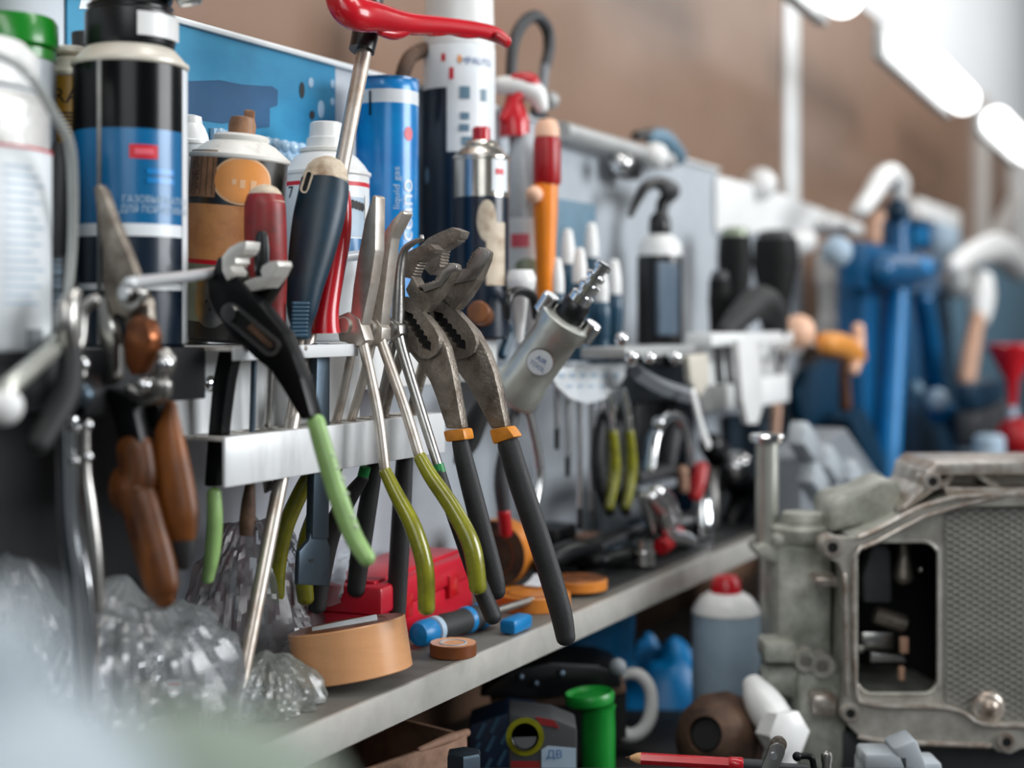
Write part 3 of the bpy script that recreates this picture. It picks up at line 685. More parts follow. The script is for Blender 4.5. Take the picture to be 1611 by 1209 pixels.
# D, E: water pump pliers
def pump(label, s, up_jaw, low_jaw, jplate, shank, slot, arm, band, sleeve, rsl, barm, rb, bsleeve, rbs):
    T = Thing('water_pump_pliers', label, 'pliers', on(s, [arm[0]])[0], 'water pump pliers with orange bands')
    T.part('upper_jaw', MB().prism(on(s + .004, up_jaw), D * .011, bev=.0007), 'steel_dark')
    a = T.part('arm', MB().prism(on(s, arm), D * .009, bev=.0014), 'steel_dark')
    T.part('orange_band', MB().prism(on(s, band), D * .0135, bev=.002), 'orange_band', a)
    T.part('grip', ptube(MB(), s, sleeve, rsl, seg=20, up=D, asp=.85), 'black_rubber', a)
    l_ = T.part('lower_jaw', MB().prism(on(s - .003, low_jaw), D * .012, bev=.0009), 'steel_dark')
    T.part('toothed_plate', MB().prism(on(s - .0098, jplate), D * .003, bev=.0005), 'steel', l_, label='lighter toothed plate')
    k_ = T.part('slotted_shank', MB().plate(on(s - .006, shank), [on(s - .006, slot)], D * .006), 'steel_dark')
    T.part('slot_shade', MB().prism(on(s - .0052, slot), D * .0006), 'dark_inside', k_, label='dark inset imitating the shaded slot')  # near-black inset puts the shade of the open slot into colour
    b = T.part('rear_arm', ptube(MB(), s + .004, barm, rb, up=D, asp=.8), 'steel_dark')
    T.part('grip', ptube(MB(), s + .004, bsleeve, rbs, seg=20, up=D, asp=.85), 'black_rubber', b)
    return T
def wavy(a, b, r, n):
    """slot outline: one scalloped side, one plain side"""
    an = math.atan2(b[1] - a[1], b[0] - a[0]); ux, uy = math.cos(an), math.sin(an); nx, ny = -uy, ux; L = math.hypot(b[0] - a[0], b[1] - a[1]); o = []
    for i in range(n * 4 + 1):
        t = L * i / (n * 4); q = -r * (.55 + .4 * abs(math.sin(math.pi * i / 4)))
        o.append((a[0] + ux * t + nx * q, a[1] + uy * t + ny * q))
    o.append((b[0] + ux * r * .8 , b[1] + uy * r * .8))
    for i in range(n * 4, -1, -1):
        t = L * i / (n * 4); q = r * (.5 + .4 * abs(math.sin(math.pi * i / 4)))
        o.append((a[0] + ux * t + nx * q, a[1] + uy * t + ny * q))
    o.append((a[0] - ux * r * .8, a[1] - uy * r * .8)); return o
pump('water pump pliers with orange band, the closer of the two beside the olive grips', .8306,
     cw((62, 215), (100, 188), (150, 162), (215, 152), (243, 178)) + teeth(cw((236, 190))[0], cw((150, 240))[0], 7, 2.6, -1) + teeth(cw((150, 240))[0], cw((108, 332))[0], 6, 2.6, -1) + cw((108, 332), (60, 322)),
     teeth(cw((150, 372))[0], cw((235, 345))[0], 5, 1.6, -1) + cw((235, 345), (262, 292), (312, 248), (332, 258), (336, 285), (310, 335), (255, 420), (215, 468), (172, 510), (125, 470), (96, 415), (84, 390), (100, 360), (120, 320), (160, 395), (205, 400)),
     teeth(cw((148, 374))[0], cw((238, 342))[0], 6, 1.8, -1) + teeth(cw((238, 342))[0], cw((262, 288))[0], 4, 1.4, -1) + cw((262, 288), (312, 247), (336, 262), (334, 285), (300, 302), (268, 345), (250, 372), (165, 402)),
     cw((56, 425), (85, 432), (130, 475), (180, 532), (225, 592), (248, 640), (250, 685), (232, 730), (195, 755), (150, 750), (110, 705), (60, 625), (48, 560)),
     wavy(cw((80, 520))[0], cw((192, 695))[0], 8.5, 6),
     cw((60, 600), (45, 640), (90, 710), (150, 785), (205, 872), (240, 960), (265, 1040), (292, 1122), (378, 1120), (362, 1030), (345, 930), (320, 800), (292, 690), (250, 610), (180, 520), (120, 520)),
     cw((281, 1132), (390, 1120), (402, 1180), (297, 1192)),
     [(724, 697), (734, 740), (757, 830), (776, 905), (781, 932)], [14, 16, 17, 17, 15],
     [(645, 530), (622, 585), (607, 640), (598, 690)], [11, 9, 8, 8], [(595, 705), (583, 770), (567, 870), (560, 928)], [12, 15, 16.5, 15])
pump('large water pump pliers with orange band, rightmost pair on the rack with the longest handle', .859,
     cw((140, 178), (200, 118), (260, 88), (325, 62), (380, 84), (368, 118)) + teeth(cw((355, 128))[0], cw((272, 180))[0], 7, 2.4, -1) + teeth(cw((272, 180))[0], cw((258, 275))[0], 6, 2.4, -1) + cw((255, 280), (208, 312), (175, 270), (190, 220)),
     cw((300, 368), (325, 285), (400, 278)) + teeth(cw((405, 262))[0], cw((440, 192))[0], 4, 2.4, -1) + cw((445, 188), (468, 165), (506, 190), (498, 235), (455, 340), (405, 420), (345, 496), (300, 480), (250, 425)),
     cw((298, 368), (322, 292), (402, 277)) + teeth(cw((404, 268))[0], cw((442, 192))[0], 5, 2.0, -1) + cw((446, 188), (470, 165), (505, 192), (500, 228), (442, 318), (425, 335)),
     cw((210, 445), (262, 428), (330, 490), (400, 568), (435, 628), (446, 672), (432, 722), (395, 750), (345, 757), (305, 715), (250, 645), (200, 565), (195, 500)),
     wavy(cw((235, 520))[0], cw((375, 690))[0], 9, 6),
     cw((240, 640), (300, 755), (350, 820), (405, 895), (455, 985), (490, 1050), (528, 1122), (604, 1112), (590, 1040), (570, 940), (545, 830), (505, 720), (445, 610), (340, 498), (300, 540)),
     cw((524, 1125), (620, 1108), (660, 1165), (545, 1205)),
     [(800, 700), (818, 760), (850, 855), (880, 955), (890, 1004)], [18.5, 19, 19, 18.5, 16],
     [(690, 500), (668, 570), (650, 640), (640, 700)], [11, 10, 9, 9], [(637, 716), (632, 800), (625, 930), (621, 1015)], [14, 16, 16.5, 15])

# F: black water pump pliers with green sleeves (closest)
s = .6596
T = Thing('black_pump_pliers', 'black water pump pliers with green sleeves and polished jaws, hanging at the rack end', 'pliers', Ps(400, 540, s), PG)
h = T.part('jaw_arm', MB().prism(on(s - .004, c6((215, 445), (245, 420), (262, 360), (290, 352), (318, 470), (345, 440), (470, 590), (560, 700), (600, 790), (640, 900), (690, 1080), (640, 1098), (560, 960), (500, 870), (430, 815), (330, 720), (250, 610), (222, 540))), D * .012, bev=.0025), 'black_steel')
T.part('toothed_insert', MB().prism(on(s - .006, c6((400, 290), (372, 292), (320, 320), (288, 362), (290, 425), (312, 468), (332, 455), (340, 428), (325, 405), (352, 388), (350, 365), (382, 348), (395, 325))), D * .013, bev=.0004), 'jaw_white', h, label='polished jaw insert')
h2 = T.part('sliding_jaw', MB().prism(on(s + .004, c6((330, 500), (400, 480), (470, 470), (535, 385), (545, 420), (500, 510), (445, 600), (400, 610))), D * .011, bev=.0015), 'black_steel')
T.part('toothed_insert', MB().prism(on(s - .001, c6((540, 378), (505, 380), (470, 402), (462, 425), (470, 448), (430, 455), (395, 468), (368, 492), (385, 512), (430, 514), (480, 500), (520, 450), (545, 400))), D * .013, bev=.0004), 'jaw_white', h2, label='polished jaw insert')
o_, i_ = capsule(c6((300, 610))[0], c6((480, 765))[0], 15.5), capsule(c6((300, 612))[0], c6((480, 762))[0], 10)
r_ = T.part('slot_rim', MB().plate(on(s - .0105, o_), [on(s - .0105, i_)], D * .002), 'steel', label='bare metal slot rim')
T.part('slot_shade', MB().prism(on(s - .0098, i_), D * .0008), 'dark_inside', r_)  # near-black inset painted in for the slot's shade
T.part('slot_teeth', MB().prism(on(s - .0105, teeth(c6((395, 655))[0], c6((500, 760))[0], 6, 2.5) + c6((500, 760), (470, 770), (370, 680))), D * .001), 'brown_rust', r_)
a_ = Ps(*c6((298, 612))[0], s - .0105); T.part('slot_pivot', MB().lathe([(.0026, 0), (.0048, 0), (.0048, .0022), (.0022, .0022)], a_, -D, 20), 'steel', r_)
g1 = T.part('grip', ptube(MB(), s - .003, [(497, 664), (513, 720), (535, 790), (556, 845), (578, 880)], [15, 16, 16, 15.5, 14], seg=20, sub=8, up=D, asp=.9), 'sleeve_green', h, label='green ribbed sleeve')
mk_ = MB()
for x, y, r in ((524, 715, 3), (532, 735, 3), (540, 752, 3.6), (546, 775, 3.2), (555, 811, 3.6), (560, 826, 3.8)):
    c = Ps(x, y, s - .003); mk_.ball(c - V((c.x, c.y, 0)).normalized() * .0064, r * c.y / F, axis=c, sq=.45, seg=10)
T.part('raised_letters', mk_, 'sleeve_mark', h)
b_ = T.part('rear_arm', MB().prism(on(s + .004, [(352, 545), (378, 545), (366, 600), (358, 660), (349, 765), (328, 765), (333, 690), (341, 600)]), D * .009, bev=.002), 'black_steel')
T.part('grip', ptube(MB(), s + .004, [(337, 775), (338, 820), (334, 870), (327, 912)], [10.5, 12, 12, 9], up=D, asp=1.1), 'sleeve_green', b_)

# ---------------------------------------------------------------- screwdrivers and the long lever rod
def rodpx(mb, a, b, ra, rb=None, **k):
    A, B = Pd(*a), Pd(*b); rb = ra if rb is None else rb
    return mb.rod(A, B, ra * A.y / F, r2=rb * B.y / F, **k)
def handle_px(pts, d, asp=1.0, mis=None, **k):
    """pts: (px, py, halfwidth); d: plane distance"""
    P3 = [Pd(x, y, d) for x, y, r in pts]
    return MB().tube(P3, [r * p.y / F for (x, y, r), p in zip(pts, P3)], seg=28, up=D, asp=asp, sub=8, **k)
SG = 'screwdrivers standing in the tool rack'
# red screwdriver with black insets
T = Thing('screwdriver', 'worn dark red screwdriver with black inset, behind the polished plier jaws', 'screwdriver', Pd(429, 538, .54), SG)
h = T.part('handle', handle_px([(417, 318, 30.6), (417, 328, 32.4), (418, 380, 33), (422, 430, 30), (426, 480, 24), (428, 520, 22)], .54), 'red_dull')
T.part('worn_top', handle_px([(417, 312, 27.5), (417, 318, 30.9)], .5400), 'cream_dirty', h, label='pale worn end')
T.part('inset', handle_px([(412, 372, 11), (412, 395, 14), (412, 425, 13), (413, 440, 9)], .527, asp=.6), 'black_plastic', h, label='black rubber inset')
T.part('shaft', rodpx(MB(), (429, 522, .54), (421, 672, .546), 5.5).prism([Pd(421 + x, y, .546) for x, y in ((-5, 668), (5, 668), (3, 740), (7, 770), (-3, 776), (-6, 760))], D * .003), 'steel')
# punch
T = Thing('punch', 'slim steel shaft with worn dark tip hanging below the bar end', 'punch', Pd(399, 545, .54))
T.part('shaft', rodpx(MB(), (401, 520, .54), (394, 770, .545), 5), 'steel_blue')
T.part('tip', MB().tube([Pd(394, 758, .545), Pd(391, 790, .546), Pd(389, 820, .5465), Pd(387, 843, .547)], [.0028, .0042, .0048, .0038], cap='flat'), 'brown_rust', label='worn brown tip')
T.part('head', MB().tube([Pd(401, 508, .54), Pd(401, 520, .54)], .0035), 'black_plastic')
# big dark blue screwdriver
T = Thing('screwdriver', 'large dark blue screwdriver with pale domed end and hanging hole', 'screwdriver', Pd(474, 538, .532), SG)
h = T.part('handle', handle_px([(511, 284, 39.5), (508, 310, 42), (500, 350, 42.5), (490, 400, 38), (480, 450, 31), (475, 490, 25), (474, 512, 18), (475, 533, 15)], .532, asp=.85, cap='flat'), 'grip_blue')
T.part('domed_end', handle_px([(513, 274, 35.5), (511, 286, 39.9)], .532, asp=.85), 'cream_dirty', h, label='pale domed end')
hc = Pd(475, 283, .520)
T.part('hanging_hole', MB().plate([P(x, y, .9000) for x, y in capsule((487, 275), (480, 298), 7)], [[P(x, y, .9000) for x, y in capsule((487, 275), (480, 298), 3.8)]], V((0, .006, 0))), 'cream_dirty', h)
T.part('hole_shade', MB().prism([P(x, y, .9000) for x, y in capsule((487, 275), (480, 298), 4.0)], V((0, .003, 0))), 'dark_inside', h)  # dark inset stands for the shade in the hanging hole
gr = MB()
for i in range(9):
    y = 478 + i * 6.2; c = Pd(478 - i * .35, y, .5245 + .0004 * i); gr.tube([c - D * .0085 - N * .002, c + N * .0012, c + D * .0055], .0013, seg=8)
T.part('grip_ribs', gr, 'teal_blue', h)
T.part('shaft', rodpx(MB(), (474, 535, .534), (452, 690, .545), 5), 'steel_warm')
# red handled scraper (flat bit below the bar)
T = Thing('flat_bit_driver', 'bright red handled driver with wide flat blade hanging below the bar', 'screwdriver', Pd(510, 538, .537), SG)
T.part('handle', handle_px([(538, 300, 12), (536, 320, 17), (532, 370, 20), (522, 430, 20), (514, 480, 20), (511, 510, 23), (511, 524, 25)], .536, cap='flat'), 'red_plastic')
T.part('shaft', MB().prism([Pd(494, 540, .537), Pd(514, 540, .537), Pd(512, 848, .537), Pd(486, 848, .537)], N * .006, bev=.0012), 'steel_blue')
T.part('blade', MB().prism([Pd(x, y, .537) for x, y in ((487, 835), (510, 835), (511, 846), (516, 862), (515, 922), (466, 920), (468, 868), (484, 850))], N * .0035, bev=.0008), 'steel_blue', label='wide flat blade')
T.part('blade_mark', MB().prism([Pd(x, y, .5350) for x, y in ((485, 882), (490, 879), (495, 881), (490, 885))], N * .0004), 'ink')
# long rod with red lever handle
rt, rb = Pd(577, 60, .560), Pd(368, 1150, .532); rb = rb + Z * (-.2342 - rb.z)
T = Thing('lever_rod', 'long steel rod with red hooked lever handle, standing on the shelf', 'lever tool', rb)
T.part('rod', MB().tube([rb + (rt - rb) * .003, rb + (rt - rb) * .5, rt], [.0042, .0050, .0056], seg=20, cap='flat'), 'steel_warm')
T.part('ferrule', MB().tube([Pd(569, 80, .560), Pd(576, 45, .560), Pd(582, -12, .560)], [.0092, .0098, .0105], cap='flat'), 'black_plastic')
lh = T.part('lever', MB().tube([Pd(530, -10, .550), Pd(541, 12, .546), Pd(560, 22, .542), Pd(590, 27, .540), Pd(640, 37, .537), Pd(700, 41, .532), Pd(750, 47, .527), Pd(780, 55, .524), Pd(797, 66, .522)],
                          [.0070, .0082, .0095, .0086, .0066, .0054, .0050, .0050, .0040], seg=16, up=Z, asp=1.25), 'red_plastic', label='red hooked lever')
T.part('end_hole', MB().tube([Pd(781, 55, .5185), Pd(794, 64, .5170)], .0022, up=Z, asp=1.4), 'red_deep', lh)  # deeper red inlay imitates the shade of a hole
T.part('finger_ridges', MB().tube([Pd(598, 50, .5395), Pd(622, 53, .538), Pd(648, 46, .5365)], [.003, .0045, .003]).tube([Pd(655, 46, .536), Pd(680, 50, .534), Pd(700, 50, .532)], [.003, .0035, .003]).tube([Pd(712, 50, .531), Pd(732, 54, .529), Pd(752, 54, .527)], [.003, .0032, .003]), 'red_plastic', lh)
# thin rod leaning across the cans
solo('steel_rod', 'slim bare steel rod lying across in front of the cans', 'rod', MB().tube([Pd(205, 446, .500), Pd(280, 437, .530), Pd(357, 427, .550), Pd(420, 420, .561), Pd(573, 401, .566)], [.0032, .0033, .0034, .0035, .0037], seg=14), 'rod_bright', group=None)

# ---------------------------------------------------------------- snips and locking pliers at the left
c5 = crop(0, 400, .3474); s = .572
T = Thing('metal_snips', 'blurred metal snips with orange-brown handles and copper pivot plate', 'snips', Ps(205, 460, s))
T.part('blade', MB().prism(on(s, [(153, 295), (160, 290), (168, 300), (182, 340), (205, 395), (222, 440), (228, 480), (205, 500), (178, 490), (166, 450), (168, 400), (158, 340)]), D * .006, bev=.001), 'steel_dark')
T.part('blade', MB().prism(on(s + .006, [(166, 400), (178, 400), (215, 440), (238, 470), (243, 520), (228, 540), (205, 520), (175, 470)]), D * .006, bev=.001), 'steel_dark')
c = Ps(208, 462, s - .004); T.part('pivot_ring', MB().lathe([(.0055, 0), (.0085, 0), (.0085, .004), (.0055, .004), (.0055, 0)], c + D * .002, -D, 28), 'steel', label='round pivot ring')
T.part('pivot_bolt', MB().rod(c + D * .001, c - D * .007, .0042), 'steel_bright')
T.part('pivot_plate', MB().prism(on(s - .003, c5((640, 270), (690, 300), (715, 380), (700, 450), (660, 540), (620, 555), (590, 500), (582, 400), (600, 310))), D * .010, bev=.003), 'copper', label='copper-brown plate')
T.part('latch_bar', MB().prism(on(s - .004, c5((455, 180), (500, 200), (540, 400), (545, 560), (510, 600), (480, 420))), D * .008, bev=.002), 'steel')
lk = MB().tube(on(s - .002, c5((640, 640), (690, 590), (760, 500), (745, 455))), .0042)
lk.tube(on(s - .002, c5((600, 620), (660, 650), (730, 630), (740, 590))), .0048)
T.part('linkage', lk, 'steel')
bt = MB()
for p in c5((750, 497), (655, 595)): c = Ps(*p, s - .008); bt.ball(c, .0042)
T.part('bolt', bt, 'chrome')
a = T.part('stem', MB().prism(on(s - .001, c5((500, 600), (620, 640), (670, 860), (570, 870))), D * .010, bev=.002), 'black_steel')
T.part('grip', ptube(MB(), s - .001, c5((610, 880), (625, 1000), (600, 1065), (640, 1150), (680, 1300), (712, 1420), (735, 1520), (745, 1560)), [33, 35, 43, 36, 35, 34, 30, 20], seg=22, up=D, asp=.7), 'wood_handle', a, label='orange-brown grip')
a = T.part('stem', MB().prism(on(s + .010, c5((640, 640), (720, 640), (770, 760), (720, 800), (670, 790))), D * .008, bev=.002), 'black_steel')
T.part('grip', ptube(MB(), s + .010, c5((775, 690), (765, 800), (775, 940), (800, 1080), (815, 1180), (818, 1265)), [11, 24, 32, 33, 33, 28], seg=22, up=D, asp=.7), 'wood_handle', a, label='orange-brown grip')
T.part('grip_end', ptube(MB(), s + .010, c5((818, 1270), (825, 1340), (830, 1400)), [26, 22, 15], up=D, asp=.7), 'black_rubber', a)

s = .535
T = Thing('locking_pliers', 'blurred chrome locking pliers with straight handles, leftmost tool', 'pliers', Ps(110, 640, s))
T.part('handle', ptube(MB(), s, [(106, 655), (108, 740), (112, 820), (126, 920), (134, 1020), (138, 1110)], [20, 21, 23, 25, 25, 20], seg=20, up=D, asp=.8), 'chrome')
T.part('release_lever', ptube(MB(), s + .003, [(134, 672), (136, 740), (143, 800), (152, 880), (155, 960)], [7, 7, 9, 9, 8], up=D, asp=1.2), 'steel')
bt = MB()
for x, y, r in ((119, 674, 9), (138, 669, 9), (117, 726, 9), (138, 719, 9)): c = Ps(x, y, s - .006); bt.ball(c, r * c.y / F)
T.part('rivet', bt, 'chrome')
T.part('jaw', MB().prism(on(s, [(112, 655), (112, 615), (122, 590), (140, 590), (150, 615), (150, 655)]), D * .014, bev=.002), 'black_steel')
c = Ps(130, 622, s - .006); T.part('adjusting_nut', MB().ball(c, 19 * c.y / F, sq=1), 'steel_blue')
c = Ps(129, 573, s - .004); T.part('screw_end', MB().ball(c, 12 * c.y / F), 'chrome')
T.part('screw', ptube(MB(), s - .002, [(129, 573), (130, 600)], 7), 'steel')
# dark tools between canister and snips
T = Thing('black_pliers', 'dark blurred pliers hanging between the canister and the metal snips', 'pliers', Pd(110, 520, .52))
T.part('jaw', MB().tube([Pd(120, 462, .52), Pd(108, 480, .52), Pd(104, 510, .52), Pd(112, 545, .52)], [.003, .0052, .006, .005]), 'steel')
T.part('handle', MB().tube([Pd(112, 545, .52), Pd(104, 620, .52), Pd(60, 700, .52)], [.005, .007, .006]), 'black_rubber')
T.part('spring_arm', MB().tube([Pd(150, 472, .515), Pd(130, 490, .52), Pd(126, 530, .52), Pd(120, 550, .52)], .0032), 'steel')
solo('dark_sheet', 'dark grey panel added over the back board at the left, below the can ledge', 'sheet', MB().wbox(-.2, sof(272, .645), .642, .6495, -.234, -.05, .001), 'dark_sheet')  # dark panel added over the left part of the board

# ================================================================ on the shelf
SZ = -.2349
def onshelf(px, d, z=0): p = Pd(px, 504, d); p.z = SZ + z + (.0035 if px > 850 else 0); return p
def roll(label, c, ax, ro, ri, h, m_out, m_side, group='tape rolls on the shelf', core='tape_dark', name='tape_roll'):
    ax = V(ax).normalized(); T = Thing(name, label, 'tape roll', c, group)
    T.part('tape', MB().lathe([(ri + .0012, .0004), (ro - .0006, 0), (ro, .0006), (ro, h - .0006), (ro - .0006, h), (ri + .0012, h - .0004)], c, ax, 64, [1, 0, 0, 0, 1]), [m_out, m_side])
    u = ortho(ax); b = MB()
    pr = [(ri, 0), (ri + .0012, 0), (ri + .0012, h), (ri, h), (ri, 0)]; v = MB().lathe(pr, c, ax, 48); v.f = v.f[:-2]; v.m = v.m[:-2]
    T.part('core', v, core, label='cardboard core'); return T
c = onshelf(557, .523, .0042)
roll('big glossy brown packing tape roll propped at the shelf edge, nearest roll', c, (-.16, .10, .97), .0385, .026, .033, 'tape_brown', 'tape_dark')
T = Thing('carton', 'small white and blue printed carton stuck inside the big tape roll', 'carton', c)
ax_ = (V((.97, .12, .17)).normalized(), V((-.15, .97, .1)).normalized(), V((-.16, .02, .98)).normalized())
cc = c + V((-.004, .004, .0165)); T.part('box', MB().box(cc, (.043, .012, .033), ax_, bev=.0006), 'label_white')
t_ = MB(); text_flat(t_, 'OK', .008, cc + ax_[0] * .009 + ax_[2] * .011 - ax_[1] * .0062, ax_[0], ax_[2]); T.part('lettering', t_, 'ink')
T.part('printed_band', MB().box(cc - ax_[0] * .013 + ax_[2] * .010, (.012, .0126, .0122), ax_), 'can_blue')
# red plastic organiser box
C0, R0 = Pz(598, 1030, SZ), Pz(745, 957, SZ); e1 = (R0 - C0).normalized(); e2 = V((-e1.y, e1.x, 0)); L = (R0 - C0).length
T = Thing('organiser_box', 'red plastic tool box with ribbed lid, behind the hanging plier grips', 'box', C0)
mid = C0 + e1 * L / 2 + e2 * .031
T.part('body', MB().box(mid + Z * .0135, (L, .062, .027), (e1, e2, Z), bev=.003), 'red_box')
ld = T.part('lid', MB().box(mid + Z * .037, (L + .004, .066, .020), (e1, e2, Z), bev=.003), 'red_box')
T.part('lid_rib', MB().box(mid + Z * .0475, (L * .9, .045, .003), (e1, e2, Z), bev=.001), 'red_box', ld)
for q in (.22, .72): T.part('latch', MB().box(C0 + e1 * L * q - e2 * .002 + Z * .027, (.018, .004, .018), (e1, e2, Z), bev=.001), 'red_plastic')
# blue and black screwdriver lying at the edge
a, b = onshelf(655, .534, .0104), onshelf(805, .522, .0104); ax = (b - a).normalized(); L = (b - a).length
T = Thing('screwdriver', 'black screwdriver with blue end cap lying on the shelf beside the red box', 'screwdriver', a)
T.part('end_cap', MB().lathe([(.004, 0), (.0080, .002), (.0096, .006), (.0096, .015), (.0085, .018)], a, ax, 32), 'blue_plastic', label='blue end cap')
T.part('ring', MB().lathe([(.0085, .018), (.0099, .019), (.0099, .024), (.0085, .025)], a, ax, 32), 'label_pale')
T.part('grip', MB().lathe([(.0085, .025), (.0098, .034), (.0090, .050), (.0098, .068), (.0082, .082), (.0085, .092), (.006, .098)], a, ax, 32), 'black_rubber')
for q in (.058, .076): T.part('grip_stripe', MB().lathe([(.0088, q), (.0101, q + .002), (.0101, q + .006), (.0084, q + .008)], a, ax, 32), 'blue_plastic', label='blue stripe')
T.part('shaft', MB().rod(a + ax * .098, a + ax * (L + .03), .003), 'steel')
roll('small thin brown tape roll lying flat at the shelf edge below the blue screwdriver cap', onshelf(713, .503), Z, .0165, .0085, .009, 'tape_dark', 'tape_brown', core='label_pale')
roll('brown tape roll standing upright against the back board', onshelf(792, .598, .030), (-.35, -.9, .0), .030, .018, .024, 'tape_orange', 'brown_rust')
roll('orange tape roll lying flat behind the long black plier grip', onshelf(838, .530), Z, .031, .020, .012, 'tape_orange', 'tape_orange')
roll('brown tape roll lying flat to the right of the long black plier grip', onshelf(908, .524), Z, .026, .012, .009, 'tape_orange', 'wood_handle')
roll('small tan tape roll lying among the black tools', onshelf(926, .612, .0), Z, .014, .006, .012, 'tan', 'tan')
solo('sticker', 'white paper sticker curled on the orange tape roll', 'sticker', MB().sheet(lambda u, v: onshelf(822, .548, .0135) + D * u * .022 + N * v * .016 + Z * (.006 * u * u), 6, 2), 'label_white')
# plastic bags
def bag(label, px, d, rx, ry, h, mat, seed, z=SZ):
    c = Pd(px, 504, d); c.z = z; g_ = random.Random(int(seed * 10)); FO = []
    for i in range(9):
        fr = 11 * (.085 / rx) ** .8 * 1.32 ** i; FO.append((V((g_.gauss(0, 1), g_.gauss(0, 1), g_.gauss(0, 1))).normalized() * fr, g_.random(), .30 * .74 ** i))
    def fn(u, v):
        a = 2 * math.pi * u; t = v * math.pi / 2; p = V((math.cos(a) * math.cos(t) * rx, math.sin(a) * math.cos(t) * ry, (.75 * math.sin(t) + .25 * (1 - math.cos(t))) * h))
        n1 = 0
        for k_, ph, am in FO: n1 += am * abs(((p.dot(k_) + ph + .12 * noise.noise(p * 30 + V((seed, 0, 0)))) % 1) * 2 - 1)
        tri = lambda x: abs((x % 1) * 2 - 1)
        wv = noise.noise(p * 22 + V((seed, 3, 0))); pl = tri(9 * u + 1.3 * wv + seed) * .6 + tri(23 * u - 1.7 * wv + 2 * v) * .4
        r = 1 + .17 * (n1 - .45) + .34 * (pl - .5) * (1 - .6 * math.sin(t))
        wl = c + D * p.x * r + N * p.y * r; wl.z = c.z + max(.0006, p.z * (1 + .40 * (n1 - .4)))
        dd = -wl.dot(N)
        if dd > .638: wl += N * (dd - .638)
        return wl
    T = Thing('plastic_bag', label, 'plastic bag', c, 'crumpled plastic bags on the shelf')
    o_ = MB().sheet(fn, 110, 40).make('film', mat, T.inv, T.o, sharp=9)
    return T
T1 = bag('crumpled clear plastic bag in front, below the orange-brown snips handles', 200, .562, .090, .046, .088, 'bag_film', 3.1)
bag('larger crumpled clear plastic bag behind the long rod, under the rack', 400, .612, .075, .028, .105, 'bag_film', 9.4)
bag('greenish crumpled plastic bag between the rod foot and the big tape roll', 420, .537, .040, .030, .034, 'bag_film_green', 5.7)
bag('torn clear plastic bag at the far left end of the shelf', 10, .59, .06, .045, .10, 'bag_film', 12.2)
solo('plastic_wrap', 'pointed flap of clear plastic sticking out behind the chisel-like blade', 'plastic wrap',
     MB().sheet(lambda u, v: Pd(505 + 44 * u, 835 + 130 * v - 20 * u - (110 * v - 55) * u * .75, .585) + N * .01 * math.sin(9 * u + 5 * v), 10, 10), 'bag_film')
T = Thing('drill_bit_case', 'small dark case with white price sticker inside the front plastic bag', 'case', onshelf(275, .545))
bx = Pz(278, 1120, SZ); cb = onshelf(276, .548, .022); T.part('case', MB().prism([cb + V((x, 0, z)) for x, z in ((-.014, -.022), (.016, -.022), (.012, .012), (.004, .026), (-.002, .026), (-.010, .006))], V((0, .012, 0)), bev=.001), 'dark_grey')
T.part('sticker', MB().box(cb + V((.001, -.0064, .006)), (.0074, .0006, .0074)), 'label_white')
T.part('sticker_line', MB().box(cb + V((.001, -.0069, .0075)), (.0074, .0004, .0012)), 'label_red')
t_ = MB(); text_flat(t_, 'Ø4.8', .0026, cb + V((.001, -.0068, .0038)), (1, 0, 0), Z); T.part('lettering', t_, 'label_red')
# black and silver clutter further along the shelf
def rodthing(name, label, cat_, pts, r, mat, group=None, **k):
    return solo(name, label, cat_, MB().tube(pts, r, **k), mat, group=group)
T = Thing('ratchet_wrench', 'black ratchet lying along the shelf behind the long black plier grip', 'ratchet', onshelf(880, .58, .0))
T.part('handle', MB().tube([onshelf(876, .578, .012), onshelf(960, .578, .012), onshelf(1030, .575, .010)], [.009, .008, .007]), 'black_rubber')
T.part('head', MB().lathe([(.015, 0), (.018, .003), (.018, .013), (.015, .016)], onshelf(880, .578, .004), Z, 28), 'black_steel')
T = Thing('utility_clamp', 'dark clamp with angled jaws lying at the shelf edge', 'clamp', onshelf(960, .53))
T.part('frame', MB().tube([onshelf(915, .555, .008), onshelf(945, .535, .012), onshelf(985, .53, .012), onshelf(1020, .54, .02)], .007), 'black_steel')
T.part('screw', MB().rod(onshelf(945, .552, .016), onshelf(1015, .556, .024), .0045), 'dark_grey')
T.part('pad', MB().box(onshelf(975, .545, .010), (.05, .02, .018), (D, N, Z), bev=.003), 'steel_blue')
for i, (px, d, r, h, m, lb) in enumerate(((1012, .518, .011, .024, 'steel_bright', 'bright socket at the shelf edge beside the red bit'), (1003, .56, .012, .03, 'steel_blue', 'bluish steel socket standing behind the clamp'),
                                          (1105, .53, .012, .05, 'chrome', 'tall chrome socket near the far end of the shelf'), (1120, .55, .010, .065, 'steel', 'slim tall socket behind the chrome one, far end of the shelf'))):
    p = onshelf(px, d); T = Thing('socket', lb, 'socket', p, 'sockets on the shelf')
    T.part('shell', MB().lathe([(r * .7, 0), (r, .001), (r, h * .55), (r * .85, h * .6), (r * .85, h), (r * .5, h), (r * .5, h - .01)], p, Z, 28), m)
solo('bit_holder', 'short red bit holder at the shelf edge', 'bit holder', MB().rod(onshelf(1040, .52, .010), onshelf(1066, .53, .014), .008), 'red_deep')
solo('paint_jar', 'grey jar standing against the back board under the green oval plier grips', 'jar', MB().lathe([(.022, 0), (.024, .002), (.024, .045), (.02, .052), (.02, .06), (.006, .061)], onshelf(975, .615), Z, 32), 'ink_grey')
solo('black_case', 'flat black case on the shelf behind the brown tape roll', 'case', MB().box(onshelf(868, .625, .0145), (.05, .035, .028), (D, N, Z), bev=.004), 'black_plastic')
